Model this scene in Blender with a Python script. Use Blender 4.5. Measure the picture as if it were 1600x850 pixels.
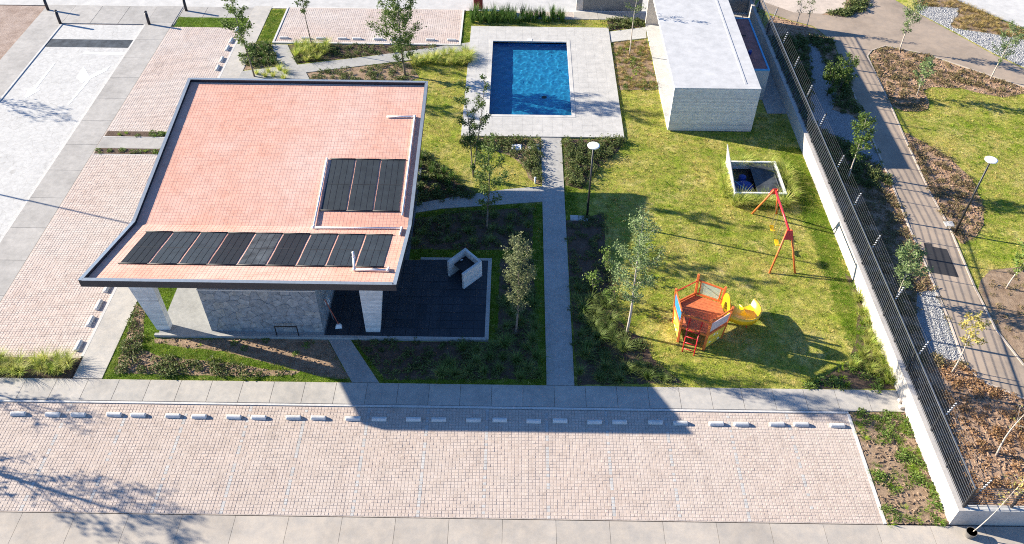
import bpy, bmesh, math, random
import numpy as np
from mathutils import Vector, Matrix, noise as mnoise

for o in list(bpy.data.objects):
    bpy.data.objects.remove(o)
SC = bpy.context.scene
COL = SC.collection
R = math.radians

# ------------------------------------------------------------------ camera
CAM_H = 28.6
PITCH, YAW, ROLL, FPX = R(44.243), R(0.1816), R(0.6696), 1312.41     # FPX: focal length in pixels of a 1600 px wide frame
def _axes():
    f = Vector((0, math.cos(PITCH), -math.sin(PITCH))); u = Vector((0, math.sin(PITCH), math.cos(PITCH))); r = Vector((1, 0, 0))
    Rz = Matrix.Rotation(YAW, 3, 'Z'); f, u, r = Rz @ f, Rz @ u, Rz @ r
    c, s = math.cos(ROLL), math.sin(ROLL)
    return c * r + s * u, -s * r + c * u, f
RT, UP, FW = _axes()
cam = bpy.data.cameras.new('camera'); cam_o = bpy.data.objects.new('camera', cam); COL.objects.link(cam_o)
cam.sensor_width = 36.0; cam.lens = FPX / 1600 * 36; cam.clip_end = 1000; cam.clip_start = .5
m = Matrix((RT, UP, -FW)).transposed().to_4x4(); m.translation = (0, 0, CAM_H)
cam_o.matrix_world = m
SC.camera = cam_o

# ------------------------------------------------------------------ sky, sun, exposure
SUN_AZ, SUN_EL = R(-16.4), R(21.0)          # direction in which shadows fall (from +X), sun elevation
world = bpy.data.worlds.new('World'); SC.world = world; world.use_nodes = True
nt = world.node_tree
sky = nt.nodes.new('ShaderNodeTexSky'); sky.sky_type = 'NISHITA'; sky.sun_disc = False
sky.sun_elevation = SUN_EL
sd = Vector((-math.cos(SUN_AZ), -math.sin(SUN_AZ), 0))              # towards the sun
sky.sun_rotation = math.atan2(sd.x, sd.y)
sky.air_density = 1.0; sky.dust_density = 0; sky.ozone_density = 6.0; sky.altitude = 2000
bg = nt.nodes['Background']; bg.inputs[1].default_value = .085
nt.links.new(sky.outputs[0], bg.inputs[0])
sun = bpy.data.lights.new('sun', 'SUN'); sun.energy = 5.0; sun.angle = R(.5); sun.color = (1, .905, .745)
sun_o = bpy.data.objects.new('sun', sun); COL.objects.link(sun_o)
ld = Vector((math.cos(SUN_EL) * math.cos(SUN_AZ), math.cos(SUN_EL) * math.sin(SUN_AZ), -math.sin(SUN_EL)))
sun_o.rotation_euler = ld.to_track_quat('-Z', 'Y').to_euler(); sun_o.location = (-40, 20, 40)
vs = SC.view_settings
vs.view_transform = 'Standard'; vs.look = 'None'; vs.gamma = 1; vs.use_curve_mapping = False; vs.exposure = 1.5
SC.render.engine = 'CYCLES'
SC.cycles.use_denoising = False
SC.cycles.filter_width = 1.05
SC.cycles.max_bounces = 6; SC.cycles.diffuse_bounces = 3; SC.cycles.transparent_max_bounces = 12

# ------------------------------------------------------------------ helpers
def G(px, py, z=0.0):
    """ground plan point (x, y) surveyed from a photo pixel, at height z"""
    d = RT * ((px - 800) / FPX) + UP * ((425 - py) / FPX) + FW
    t = (z - CAM_H) / d.z
    return (d.x * t, d.y * t)
def GP(pts, z=0.0): return [G(a, b, z) for a, b in pts]
def rect(x0, x1, y0, y1): return [(x0, y0), (x1, y0), (x1, y1), (x0, y1)]
def park_sheet(poly, dz, name, mat, **k):
    bm = bmesh.new(); n = len(poly)
    if sum(poly[i][0] * poly[(i + 1) % n][1] - poly[(i + 1) % n][0] * poly[i][1] for i in range(n)) < 0: poly = poly[::-1]
    bm.faces.new([bm.verts.new((x, y, 0)) for x, y in poly])
    for yb in (18.0, 34.0): bmesh.ops.bisect_plane(bm, geom=bm.verts[:] + bm.edges[:] + bm.faces[:], plane_co=(0, yb, 0), plane_no=(0, 1, 0))
    for v in bm.verts: v.co.z = park_z(v.co.x, v.co.y) + dz
    me = bpy.data.meshes.new(name); bm.to_mesh(me); bm.free(); me.materials.append(M[mat])
    return link(name, me, **k)
def rng(seed): return random.Random(seed)

def tag(o, label=None, cat=None, group=None, kind=None):
    if label: o['label'] = label
    if cat: o['category'] = cat
    if group: o['group'] = group
    if kind: o['kind'] = kind
    return o
def empty(name, loc=(0, 0, 0), rz=0.0, **k):
    o = bpy.data.objects.new(name, None); COL.objects.link(o); o.location = loc; o.rotation_euler = (0, 0, rz)
    o.empty_display_size = .2
    return tag(o, **k)
def link(name, me, parent=None, loc=(0, 0, 0), rz=0.0, **k):
    o = bpy.data.objects.new(name, me); COL.objects.link(o); o.parent = parent; o.location = loc; o.rotation_euler = (0, 0, rz)
    return tag(o, **k)
def copy_tree(o, parent=None):
    c = o.copy(); COL.objects.link(c); c.parent = parent
    for ch in o.children: copy_tree(ch, c)
    return c
ORD = ['first', 'second', 'third', 'fourth', 'fifth', 'sixth', 'seventh', 'eighth', 'ninth', 'tenth', 'eleventh', 'twelfth', 'thirteenth', 'fourteenth']
def ordinal(i, n, left='the left', right='the right'):
    """spot in a row of n, counted from the nearer end"""
    if n % 2 and i == n // 2: return 'exactly in the middle'
    if i < n / 2: return (ORD[i] + ' from ' + left)
    return (ORD[n - 1 - i] + ' from ' + right)

def park_z(x, y):
    """the park is a gentle ramp: level with the wall top at the near corner, lower than the garden farther on"""
    return min(.6, max(-.6, .6 - (y - 18) * .075))
def GK(px, py, off=0.0):
    z = 0.0
    for _ in range(12): x, y = G(px, py, z + off); z = park_z(x, y)
    return (x, y, z)
def GKP(pts): return [GK(a, b)[:2] for a, b in pts]

class MB:
    def __init__(s): s.v = []; s.f = []
    def add(s, vs, fs):
        b = len(s.v); s.v.extend(vs); s.f.extend([tuple(i + b for i in f) for f in fs]); return s
    def box(s, x0, x1, y0, y1, z0, z1, bottom=True):
        fs = [(4, 5, 6, 7), (0, 1, 5, 4), (1, 2, 6, 5), (2, 3, 7, 6), (3, 0, 4, 7)]
        if bottom: fs.append((3, 2, 1, 0))
        return s.add([(x0, y0, z0), (x1, y0, z0), (x1, y1, z0), (x0, y1, z0), (x0, y0, z1), (x1, y0, z1), (x1, y1, z1), (x0, y1, z1)], fs)
    def hexa(s, lo, hi):
        return s.add(list(lo) + list(hi), [(4, 5, 6, 7), (0, 1, 5, 4), (1, 2, 6, 5), (2, 3, 7, 6), (3, 0, 4, 7), (3, 2, 1, 0)])
    def prism(s, poly, z0, z1):
        n = len(poly); a = sum(poly[i][0] * poly[(i + 1) % n][1] - poly[(i + 1) % n][0] * poly[i][1] for i in range(n))
        if a < 0: poly = poly[::-1]
        vs = [(x, y, z0) for x, y in poly] + [(x, y, z1) for x, y in poly]
        return s.add(vs, [tuple(range(n, 2 * n)), tuple(range(n - 1, -1, -1))] + [(i, (i + 1) % n, n + (i + 1) % n, n + i) for i in range(n)])
    def sheet(s, poly, z):
        n = len(poly); a = sum(poly[i][0] * poly[(i + 1) % n][1] - poly[(i + 1) % n][0] * poly[i][1] for i in range(n))
        if a < 0: poly = poly[::-1]
        return s.add([(x, y, z) for x, y in poly], [tuple(range(n))])
    def tube(s, pts, rads, n=8, caps=True):
        pts = [Vector(p) for p in pts]
        if not hasattr(rads, '__len__'): rads = [rads] * len(pts)
        b = len(s.v); ref = None
        for i, p in enumerate(pts):
            t = (pts[min(i + 1, len(pts) - 1)] - pts[max(i - 1, 0)]).normalized()
            if ref is None: ref = Vector((0, 0, 1)) if abs(t.z) < .9 else Vector((1, 0, 0))
            u = t.cross(ref).normalized(); w = t.cross(u); ref = -w if False else ref
            for k in range(n):
                a = 2 * math.pi * k / n
                s.v.append(tuple(p + (u * math.cos(a) + w * math.sin(a)) * rads[i]))
        for i in range(len(pts) - 1):
            for k in range(n):
                s.f.append((b + i * n + k, b + i * n + (k + 1) % n, b + (i + 1) * n + (k + 1) % n, b + (i + 1) * n + k))
        if caps:
            s.f.append(tuple(b + k for k in range(n))[::-1]); e = b + (len(pts) - 1) * n; s.f.append(tuple(e + k for k in range(n)))
        return s
    def bar(s, p, q, w, h, up=(0, 0, 1)):
        """square bar from p to q"""
        p, q = Vector(p), Vector(q); t = (q - p).normalized(); up = Vector(up)
        if abs(t.dot(up)) > .95: up = Vector((1, 0, 0))
        a = t.cross(up).normalized() * (w / 2); c = a.cross(t).normalized() * (h / 2)
        lo = [p - a - c, p + a - c, p + a + c, p - a + c]; hi = [x + (q - p) for x in lo]
        return s.hexa([tuple(x) for x in lo], [tuple(x) for x in hi])
    def mesh(s, name, mat, smooth=False):
        me = bpy.data.meshes.new(name); me.from_pydata(s.v, [], s.f); me.update()
        if mat: me.materials.append(M[mat] if isinstance(mat, str) else mat)
        bm = bmesh.new(); bm.from_mesh(me); bmesh.ops.recalc_face_normals(bm, faces=bm.faces); bm.to_mesh(me); bm.free()
        if smooth: me.polygons.foreach_set('use_smooth', [True] * len(me.polygons))
        return me
    def build(s, name, mat, parent=None, smooth=False, bevel=0, **k):
        me = s.mesh(name, mat, smooth)
        o = link(name, me, parent, **k)
        if bevel:
            b = o.modifiers.new('bevel', 'BEVEL'); b.width = bevel; b.segments = 2; b.limit_method = 'ANGLE'
        return o
def raw_mesh(name, v, f, mat, smooth=False):
    me = bpy.data.meshes.new(name); me.from_pydata(v, [], f); me.update(); me.materials.append(M[mat])
    if smooth: me.polygons.foreach_set('use_smooth', [True] * len(me.polygons))
    return me

def inpoly(pts, poly):
    x, y = pts[:, 0], pts[:, 1]; r = np.zeros(len(pts), bool); n = len(poly); j = n - 1
    for i in range(n):
        xi, yi = poly[i]; xj, yj = poly[j]
        with np.errstate(divide='ignore', invalid='ignore'):
            c = ((yi > y) != (yj > y)) & (x < (xj - xi) * (y - yi) / (yj - yi + 1e-12) + xi)
        r ^= c; j = i
    return r
def sample(inc, exc, dens, seed):
    rs = np.random.RandomState(seed); out = []
    for p in inc:
        a = np.array(p); lo, hi = a.min(0), a.max(0); n = int(dens * (hi - lo).prod())
        q = lo + rs.rand(n, 2) * (hi - lo); q = q[inpoly(q, p)]; out.append(q)
    q = np.concatenate(out)
    for e in exc: q = q[~inpoly(q, e)]
    return q

# ------------------------------------------------------------------ materials
M = {}
def new_mat(name):
    m = bpy.data.materials.new(name); m.use_nodes = True; M[name] = m
    return m, m.node_tree, m.node_tree.nodes['Principled BSDF']
def nd(nt, t, **k):
    n = nt.nodes.new(t)
    for a, b in k.items(): setattr(n, a, b)
    return n
def pos(nt): return nd(nt, 'ShaderNodeNewGeometry').outputs['Position']
def noise(nt, vec, scale, detail=4, rough=.6):
    n = nd(nt, 'ShaderNodeTexNoise'); n.inputs['Scale'].default_value = scale; n.inputs['Detail'].default_value = detail; n.inputs['Roughness'].default_value = rough
    nt.links.new(vec, n.inputs['Vector']); return n.outputs['Fac']
def ramp(nt, fac, stops):
    r = nd(nt, 'ShaderNodeValToRGB'); e = r.color_ramp.elements
    while len(e) < len(stops): e.new(.5)
    for el, (p, c) in zip(e, stops): el.position = p; el.color = (c[0], c[1], c[2], 1) if hasattr(c, '__len__') else (c, c, c, 1)
    nt.links.new(fac, r.inputs[0]); return r.outputs[0]
def mix(nt, fac, a, b, mode='MIX'):
    n = nd(nt, 'ShaderNodeMix', data_type='RGBA', blend_type=mode)
    for s, v in ((n.inputs[0], fac), (n.inputs[6], a), (n.inputs[7], b)):
        if hasattr(v, 'links'): nt.links.new(v, s)
        elif hasattr(v, '__len__'): s.default_value = (v[0], v[1], v[2], 1)
        else: s.default_value = v
    return n.outputs[2]
def bump(nt, bs, h, strength=.3, dist=.02):
    b = nd(nt, 'ShaderNodeBump'); b.inputs['Strength'].default_value = strength; b.inputs['Distance'].default_value = dist
    nt.links.new(h, b.inputs['Height']); nt.links.new(b.outputs[0], bs.inputs['Normal'])
def simple(name, c, rough=.6, metal=0.0, var=.12, scale=6, spec=.4, bmp=0.0):
    m, t, b = new_mat(name); p = pos(t); n = noise(t, p, scale)
    lo = [x * (1 - var) for x in c]; hi = [min(1, x * (1 + var)) for x in c]
    t.links.new(ramp(t, n, [(.3, lo), (.7, hi)]), b.inputs['Base Color'])
    b.inputs['Roughness'].default_value = rough; b.inputs['Metallic'].default_value = metal; b.inputs['Specular IOR Level'].default_value = spec
    if bmp: bump(t, b, noise(t, p, scale * 6), bmp, .01)
    return m
def concrete(name, c, stain=.3, scale=.6, rough=.85, board=None, warm=0.0):
    """cement with cloudy stains at two sizes, fine grain and a few dark drips"""
    m, t, b = new_mat(name); p = pos(t)
    n1 = noise(t, p, scale, 5, .65); n2 = noise(t, p, scale * 6, 5, .7); n3 = noise(t, p, 55, 2)
    c1 = ramp(t, n1, [(.25, [x * (1 - stain) for x in c]), (.52, c), (.8, [min(1, x * (1 + stain * .35)) for x in c])])
    col = mix(t, 1.0, c1, ramp(t, n2, [(.3, (.82, .82, .82)), (.65, (1.06, 1.05 - warm * .05, 1.04 - warm * .12))]), 'MULTIPLY')
    col = mix(t, 1.0, col, ramp(t, n3, [(.3, (.9, .9, .9)), (.7, (1.05, 1.05, 1.05))]), 'MULTIPLY')
    oi = nd(t, 'ShaderNodeObjectInfo')
    col = mix(t, 1.0, col, ramp(t, oi.outputs['Random'], [(0, (.93, .93, .93)), (1, (1.05, 1.045, 1.04))]), 'MULTIPLY')
    if board:                                                # shutter board lines: one tone per board, thin joints
        s = nd(t, 'ShaderNodeSeparateXYZ'); t.links.new(p, s.inputs[0])
        mth = nd(t, 'ShaderNodeMath', operation='DIVIDE'); mth.inputs[1].default_value = board; t.links.new(s.outputs['Z'], mth.inputs[0])
        fl = nd(t, 'ShaderNodeMath', operation='FLOOR'); t.links.new(mth.outputs[0], fl.inputs[0])
        wn = nd(t, 'ShaderNodeTexWhiteNoise', noise_dimensions='1D'); t.links.new(fl.outputs[0], wn.inputs['W'])
        mp = nd(t, 'ShaderNodeMapping'); mp.inputs['Scale'].default_value = (.8, .8, 9); t.links.new(p, mp.inputs[0])
        st = noise(t, mp.outputs[0], 2.2, 4)
        col = mix(t, 1.0, col, ramp(t, wn.outputs[0], [(0, (.86, .86, .87)), (1, (1.06, 1.06, 1.05))]), 'MULTIPLY')
        col = mix(t, 1.0, col, ramp(t, st, [(.35, (.84, .845, .85)), (.6, (1.03, 1.03, 1.03))]), 'MULTIPLY')
        fr = nd(t, 'ShaderNodeMath', operation='FRACT'); t.links.new(mth.outputs[0], fr.inputs[0])
        bump(t, b, ramp(t, fr.outputs[0], [(0, 0), (.08, 1), (.92, 1), (1, 0)]), .5, .01)
    else:
        bump(t, b, n2, .15, .01)
    t.links.new(col, b.inputs['Base Color']); b.inputs['Roughness'].default_value = rough; b.inputs['Specular IOR Level'].default_value = .3
    return m
def cellular(name, cols, cell, offs=(0, 0), rough=.85, cloud=None, cscale=.35, bmp=.2, stain=True):
    """pieces laid on a grid: each cell has its own tone; cloud = (colour, amount) of efflorescence or dust"""
    m, t, b = new_mat(name); p = pos(t)
    a = nd(t, 'ShaderNodeVectorMath', operation='SUBTRACT'); a.inputs[1].default_value = (offs[0], offs[1], 0); t.links.new(p, a.inputs[0])
    d = nd(t, 'ShaderNodeVectorMath', operation='DIVIDE'); d.inputs[1].default_value = (cell[0], cell[1], 1000); t.links.new(a.outputs[0], d.inputs[0])
    fl = nd(t, 'ShaderNodeVectorMath', operation='FLOOR'); t.links.new(d.outputs[0], fl.inputs[0])
    wn = nd(t, 'ShaderNodeTexWhiteNoise', noise_dimensions='3D'); t.links.new(fl.outputs[0], wn.inputs['Vector'])
    col = ramp(t, wn.outputs['Value'], [(i / (len(cols) - 1), c) for i, c in enumerate(cols)])
    if cloud:
        n = noise(t, p, cscale, 5, .62)
        col = mix(t, ramp(t, n, [(.42, 0.0), (.68, cloud[1])]), col, cloud[0])
    n2 = noise(t, p, 1.7, 5, .7); col = mix(t, 1.0, col, ramp(t, n2, [(.3, (.84, .83, .82)), (.62, (1.04, 1.04, 1.04))]), 'MULTIPLY')
    if cloud and stain:                                      # drips, tyre dirt
        mp = nd(t, 'ShaderNodeMapping'); mp.inputs['Scale'].default_value = (1.0, .35, 1); t.links.new(p, mp.inputs[0])
        col = mix(t, 1.0, col, ramp(t, noise(t, mp.outputs[0], 1.1, 6, .75), [(.32, (.84, .825, .815)), (.44, (1, 1, 1))]), 'MULTIPLY')
        col = mix(t, 1.0, col, ramp(t, noise(t, p, 2.6, 3, .6), [(.70, (1, 1, 1)), (.77, (.80, .78, .77))]), 'MULTIPLY')
    t.links.new(col, b.inputs['Base Color']); b.inputs['Roughness'].default_value = rough; b.inputs['Specular IOR Level'].default_value = .3
    bump(t, b, noise(t, p, 30, 3), bmp, .01)
    return m
def leaf(name, c1, c2, c3=None, trans=.3, wscale=.9, rough=.55, mottle=0.0):
    """foliage: tone by instance or place, some light through the blade"""
    m, t, b = new_mat(name); p = pos(t)
    n = noise(t, p, wscale, 4, .7); n2 = noise(t, p, 9, 2)
    if mottle:
        n = mix(t, .5, n, noise(t, p, mottle, 4, .75))
    col = ramp(t, n, [(.36, c1), (.62, c2)] if not mottle else [(.40, c1), (.58, c2)])
    oi = nd(t, 'ShaderNodeObjectInfo')
    if c3: col = mix(t, ramp(t, n2, [(.52, 0.0), (.72, .9)]), col, c3)
    col = mix(t, 1.0, col, ramp(t, oi.outputs['Random'], [(0, (.78, .8, .76)), (1, (1.18, 1.16, 1.2))] if not mottle else [(0, (.5, .56, .5)), (.5, (.95, .97, .95)), (1, (1.25, 1.2, 1.25))]), 'MULTIPLY')
    t.links.new(col, b.inputs['Base Color']); b.inputs['Roughness'].default_value = rough; b.inputs['Specular IOR Level'].default_value = .25
    tr = nd(t, 'ShaderNodeBsdfTranslucent'); t.links.new(col, tr.inputs[0])
    ms = nd(t, 'ShaderNodeMixShader'); ms.inputs[0].default_value = trans
    out = t.nodes['Material Output']; t.links.new(b.outputs[0], ms.inputs[1]); t.links.new(tr.outputs[0], ms.inputs[2]); t.links.new(ms.outputs[0], out.inputs[0])
    return m
def soil(name, stops, scale=3, fine=22, bmp=.8, dist=.05, mott=0.0):
    m, t, b = new_mat(name); p = pos(t)
    n = noise(t, p, scale, 6, .7); n2 = noise(t, p, fine, 4, .7)
    col = mix(t, 1.0, ramp(t, n, stops), ramp(t, n2, [(.3, (.6, .58, .56)), (.65, (1.12, 1.12, 1.12))]), 'MULTIPLY')
    if mott: col = mix(t, 1.0, col, ramp(t, noise(t, p, mott, 4, .8), [(.36, (.52, .60, .50)), (.5, (1, 1, 1)), (.66, (1.16, 1.12, 1.2))]), 'MULTIPLY')
    t.links.new(col, b.inputs['Base Color']); b.inputs['Roughness'].default_value = .95; b.inputs['Specular IOR Level'].default_value = .15
    bump(t, b, mix(t, .5, n, n2), bmp, dist)
    return m

concrete('walk_concrete', (.47, .455, .43), .2, .5, warm=.6)
concrete('road_concrete', (.47, .435, .395), .24, .35, warm=.8)
concrete('grey_concrete', (.42, .405, .385), .28, .45)
concrete('path_concrete', (.40, .395, .38), .2, .8)
concrete('kerb_concrete', (.62, .61, .59), .15, 1.5)
concrete('deck_concrete', (.56, .55, .53), .08, .35)
concrete('board_concrete', (.70, .70, .69), .12, .7, board=.11)
concrete('smooth_concrete', (.55, .545, .53), .15, .7)
concrete('floor_concrete', (.36, .365, .36), .22, .9)
concrete('wall_render', (.58, .54, .50), .14, .9, warm=.5)
concrete('wall_cap', (.5, .47, .44), .2, 1.5)
concrete('white_roof', (.57, .575, .585), .04, .3)
concrete('street_concrete', (.56, .555, .54), .1, .25)
concrete('stamped', (.52, .52, .51), .12, .7)
_t = M['stamped'].node_tree; _b = _t.nodes['Principled BSDF']; _src = _b.inputs['Base Color'].links[0].from_socket
_vo = nd(_t, 'ShaderNodeTexVoronoi', feature='DISTANCE_TO_EDGE'); _vo.inputs['Scale'].default_value = 2.4; _t.links.new(pos(_t), _vo.inputs['Vector'])
_t.links.new(mix(_t, 1.0, _src, ramp(_t, _vo.outputs['Distance'], [(.0, (.80, .79, .78)), (.035, (1, 1, 1))]), 'MULTIPLY'), _b.inputs['Base Color'])
concrete('stop_concrete', (.64, .64, .63), .2, 3)
concrete('park_path', (.39, .32, .26), .3, .28, warm=.6)
concrete('park_path_light', (.55, .47, .40), .15, .5)
concrete('old_wall', (.27, .27, .265), .3, .8)
concrete('cistern_wall', (.5, .5, .49), .2, 1)
concrete('near_black', (.035, .035, .04), .2, 2)
simple('joint', (.45, .385, .335), .95, var=.25, scale=8)
simple('joint_pale', (.78, .55, .45), .95, var=.15, scale=6)
cellular('paver', [(.51, .415, .355), (.54, .445, .385), (.565, .475, .415), (.525, .43, .37)], (.137, .137), cloud=((.55, .485, .435), .6), cscale=.22)
cellular('paver_red', [(.565, .45, .39), (.61, .495, .435), (.64, .53, .47), (.585, .47, .41)], (.137, .137), cloud=((.62, .57, .53), .8), cscale=.16)
cellular('roof_tile', [(.69, .355, .26), (.71, .38, .285), (.73, .405, .305), (.70, .365, .27)], (.165, .18), cloud=((.72, .53, .46), .7), cscale=.17, stain=False)
cellular('dark_tile', [(.02, .03, .042), (.028, .038, .052), (.036, .046, .06)], (.5, .5), rough=.6, bmp=.1)
simple('tile_joint', (.10, .12, .14), .9, var=.2)
simple('dark_metal', (.03, .034, .045), .45, .3, spec=.5)
simple('flashing', (.36, .40, .43), .4, .5, var=.1)
simple('black_paint', (.012, .013, .016), .45, .0, spec=.5)
simple('rail_paint', (.10, .107, .12), .4, .2, spec=.5)
simple('wire_dark', (.07, .07, .075), .5, .3)
simple('bollard_paint', (.03, .026, .03), .5)
simple('steel', (.35, .36, .37), .35, .8)
simple('white_plastic', (.78, .78, .77), .4, var=.05)
simple('white_paint', (.80, .80, .79), .5, var=.05)
simple('lamp_white', (.86, .86, .85), .35, var=.03)
simple('road_white', (.74, .74, .73), .8, var=.1, scale=4)
simple('blue_line', (.46, .45, .435), .9, var=.2, scale=3)
simple('mat_black', (.008, .009, .010), .55, var=.3, scale=3, bmp=.4)
simple('mat_blue', (.028, .036, .042), .55, var=.25, scale=2, bmp=.4)
simple('mat_mottled', (.05, .058, .065), .6, var=.6, scale=2, bmp=.4)
simple('soffit', (.30, .28, .25), .8)
simple('red_paint', (.62, .022, .03), .38, var=.1, spec=.5)
simple('orange_wood', (.66, .165, .045), .5, var=.18, scale=9)
simple('deck_wood', (.55, .16, .065), .55, var=.25, scale=7)
simple('yellow_plastic', (.85, .47, .01), .32, var=.05, spec=.5)
simple('yellow_panel', (.80, .58, .08), .45, var=.08)
simple('blue_panel', (.03, .22, .55), .4, var=.08)
simple('pink_panel', (.62, .50, .52), .4, var=.08)
simple('chain', (.42, .42, .40), .35, .8)
simple('blue_tarp', (.006, .035, .22), .5, var=.25, scale=3, bmp=.4)
simple('cistern_blue', (.10, .36, .60), .6, var=.15)
simple('cistern_red', (.33, .14, .12), .9, var=.25, scale=2)
simple('brick_red', (.34, .05, .04), .8, var=.2)
simple('bark', (.19, .155, .125), .9, var=.4, scale=14, bmp=.6)
simple('bark_pale', (.46, .40, .34), .9, var=.3, scale=14, bmp=.5)
simple('plastic_black', (.03, .03, .032), .6)
simple('pot_grey', (.14, .13, .12), .7, var=.3)
simple('grey_stone', (.42, .42, .40), .9, var=.2)
simple('insulator', (.80, .80, .80), .3, var=.03)
simple('broom_red', (.35, .07, .04), .5)
M_GLASS, t_, b_ = new_mat('clear_panel')
b_.inputs['Base Color'].default_value = (.55, .72, .66, 1); b_.inputs['Alpha'].default_value = .45; b_.inputs['Roughness'].default_value = .15
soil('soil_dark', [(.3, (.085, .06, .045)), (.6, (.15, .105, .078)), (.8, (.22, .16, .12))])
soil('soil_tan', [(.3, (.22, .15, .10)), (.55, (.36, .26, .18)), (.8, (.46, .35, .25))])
soil('soil_red', [(.3, (.29, .185, .12)), (.55, (.43, .29, .195)), (.8, (.53, .39, .27))])
soil('lot_dirt', [(.3, (.30, .22, .18)), (.55, (.42, .33, .28)), (.8, (.52, .43, .38))], 1.2)
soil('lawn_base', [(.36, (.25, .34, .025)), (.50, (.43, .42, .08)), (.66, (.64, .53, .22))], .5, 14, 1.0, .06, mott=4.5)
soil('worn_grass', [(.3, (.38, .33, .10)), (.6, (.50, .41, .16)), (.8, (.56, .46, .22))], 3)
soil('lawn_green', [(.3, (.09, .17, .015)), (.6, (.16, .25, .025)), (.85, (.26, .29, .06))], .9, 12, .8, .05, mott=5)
soil('gravel_base', [(.3, (.32, .33, .34)), (.7, (.46, .46, .46))], 8, 40, .9, .04)
leaf('grass', (.28, .42, .022), (.70, .59, .22), None, .45, .42, mottle=3.2)
leaf('grass_green', (.14, .28, .012), (.27, .38, .03), None, .42, .8, mottle=4)
leaf('grass_dry', (.32, .23, .075), (.46, .34, .13), (.25, .22, .06), .25, 1.2)
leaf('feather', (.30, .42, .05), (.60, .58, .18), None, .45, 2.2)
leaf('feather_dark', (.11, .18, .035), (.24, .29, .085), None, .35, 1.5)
leaf('iris', (.05, .12, .02), (.11, .19, .04), None, .25, 2)
leaf('leaf_dark', (.06, .12, .022), (.14, .20, .045), (.23, .28, .09), .38, 1.5)
leaf('leaf_olive', (.10, .13, .05), (.21, .235, .11), (.28, .27, .13), .25, 1.5)
leaf('leaf_grey', (.10, .16, .055), (.23, .30, .12), None, .25, 1.5)
leaf('leaf_light', (.10, .18, .03), (.20, .27, .06), None, .3, 1.5)
leaf('leaf_yellow', (.30, .30, .08), (.46, .40, .12), (.5, .25, .05), .3, 4)
leaf('shrub', (.07, .115, .03), (.16, .20, .06), (.20, .15, .07), .3, 1.8)
leaf('shrub_brown', (.19, .14, .07), (.24, .21, .09), (.36, .23, .13), .28, 1.6)
leaf('shrub_rust', (.30, .16, .07), (.44, .26, .13), (.20, .15, .06), .28, 1.6)
simple('stone_a', (.25, .272, .295), .8, var=.3, scale=5, bmp=.4)
simple('stone_b', (.29, .305, .318), .8, var=.3, scale=5, bmp=.4)
simple('stone_c', (.23, .247, .265), .8, var=.3, scale=5, bmp=.4)
simple('stone_d', (.31, .312, .308), .8, var=.3, scale=5, bmp=.4)

# ================================================================== THE SETTING
POOL = (-1.65, 3.38, 42.82, 51.7)
def with_hole(x0, x1, y0, y1, h, z):
    hx0, hx1, hy0, hy1 = h; mb = MB()
    for a in ((x0, x1, y0, hy0), (x0, x1, hy1, y1), (x0, hx0, hy0, hy1), (hx1, x1, hy0, hy1)): mb.sheet(rect(*a), z)
    return mb
with_hole(-500, 16.5, -300, 700, POOL, -.16).sheet(rect(16.5, 500, -300, 16.2), -.16).sheet(rect(16.5, 500, 16.2, 700), -1.3).build('ground', 'lot_dirt', kind='structure', label='bare dusty earth around and beyond the site')
with_hole(-17.62, 16.44, 22.42, 56.0, POOL, 0).build('lawn', 'lawn_base', kind='structure', label='sunlit lawn ground of the garden')
MB().sheet(rect(-500, 17.0, 56.35, 70), -.12).build('street', 'street_concrete', kind='structure', label='wide pale concrete street along the far edge')
MB().sheet(rect(-500, 17.0, 70.0, 74), -.10).build('far_verge', 'lot_dirt', kind='structure', label='dirt verge across the street')

def slabs(parent, name, x0, x1, y0, y1, z0, z1, nx, ny, mat, gap=.014, skip=None):
    w, d = (x1 - x0) / nx, (y1 - y0) / ny
    me = MB().box(gap / 2, w - gap / 2, gap / 2, d - gap / 2, 0, z1 - z0).mesh(name, mat)
    for i in range(nx):
        for j in range(ny):
            if skip and skip(x0 + (i + .5) * w, y0 + (j + .5) * d): continue
            link(name, me, parent, (x0 + i * w, y0 + j * d, z0))

def pavers(x0, x1, y0, y1, zt, parent, mats, pitch=.137, gap=.012, blue=(), seed=1):
    rs = np.random.RandomState(seed)
    nx, ny = int((x1 - x0) / pitch), int((y1 - y0) / pitch); px, py = (x1 - x0) / nx, (y1 - y0) / ny
    ii, jj = np.meshgrid(np.arange(nx), np.arange(ny)); ii, jj = ii.ravel(), jj.ravel(); n = len(ii)
    cx = x0 + (ii + .5) * px; cy = y0 + (jj + .5) * py; zt_ = zt + rs.randn(n) * .002
    ch = .007; v = np.zeros((n, 8, 3))
    for k, (sx, sy) in enumerate(((-1, -1), (1, -1), (1, 1), (-1, 1))):
        v[:, k, 0] = cx + sx * (px - gap) / 2; v[:, k, 1] = cy + sy * (py - gap) / 2; v[:, k, 2] = zt - .018
        v[:, 4 + k, 0] = cx + sx * ((px - gap) / 2 - ch); v[:, 4 + k, 1] = cy + sy * ((py - gap) / 2 - ch); v[:, 4 + k, 2] = zt_
    base = (np.arange(n) * 8)[:, None, None]
    f = (np.array([(4, 5, 6, 7), (0, 1, 5, 4), (1, 2, 6, 5), (2, 3, 7, 6), (3, 0, 4, 7)])[None] + base).reshape(-1, 4)
    me = bpy.data.meshes.new('pavers'); me.from_pydata(v.reshape(-1, 3).tolist(), [], f.tolist()); me.update()
    for m_ in mats: me.materials.append(M[m_])
    if len(blue):
        mi = np.zeros(n, int)
        for bx in blue:
            col = int((bx - x0) / px); sel = (ii == col) & (rs.rand(n) < .62); mi[sel] = 1
        me.polygons.foreach_set('material_index', np.repeat(mi, 5).astype(np.int32))
    return link('pavers', me, parent, kind='stuff')

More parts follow.
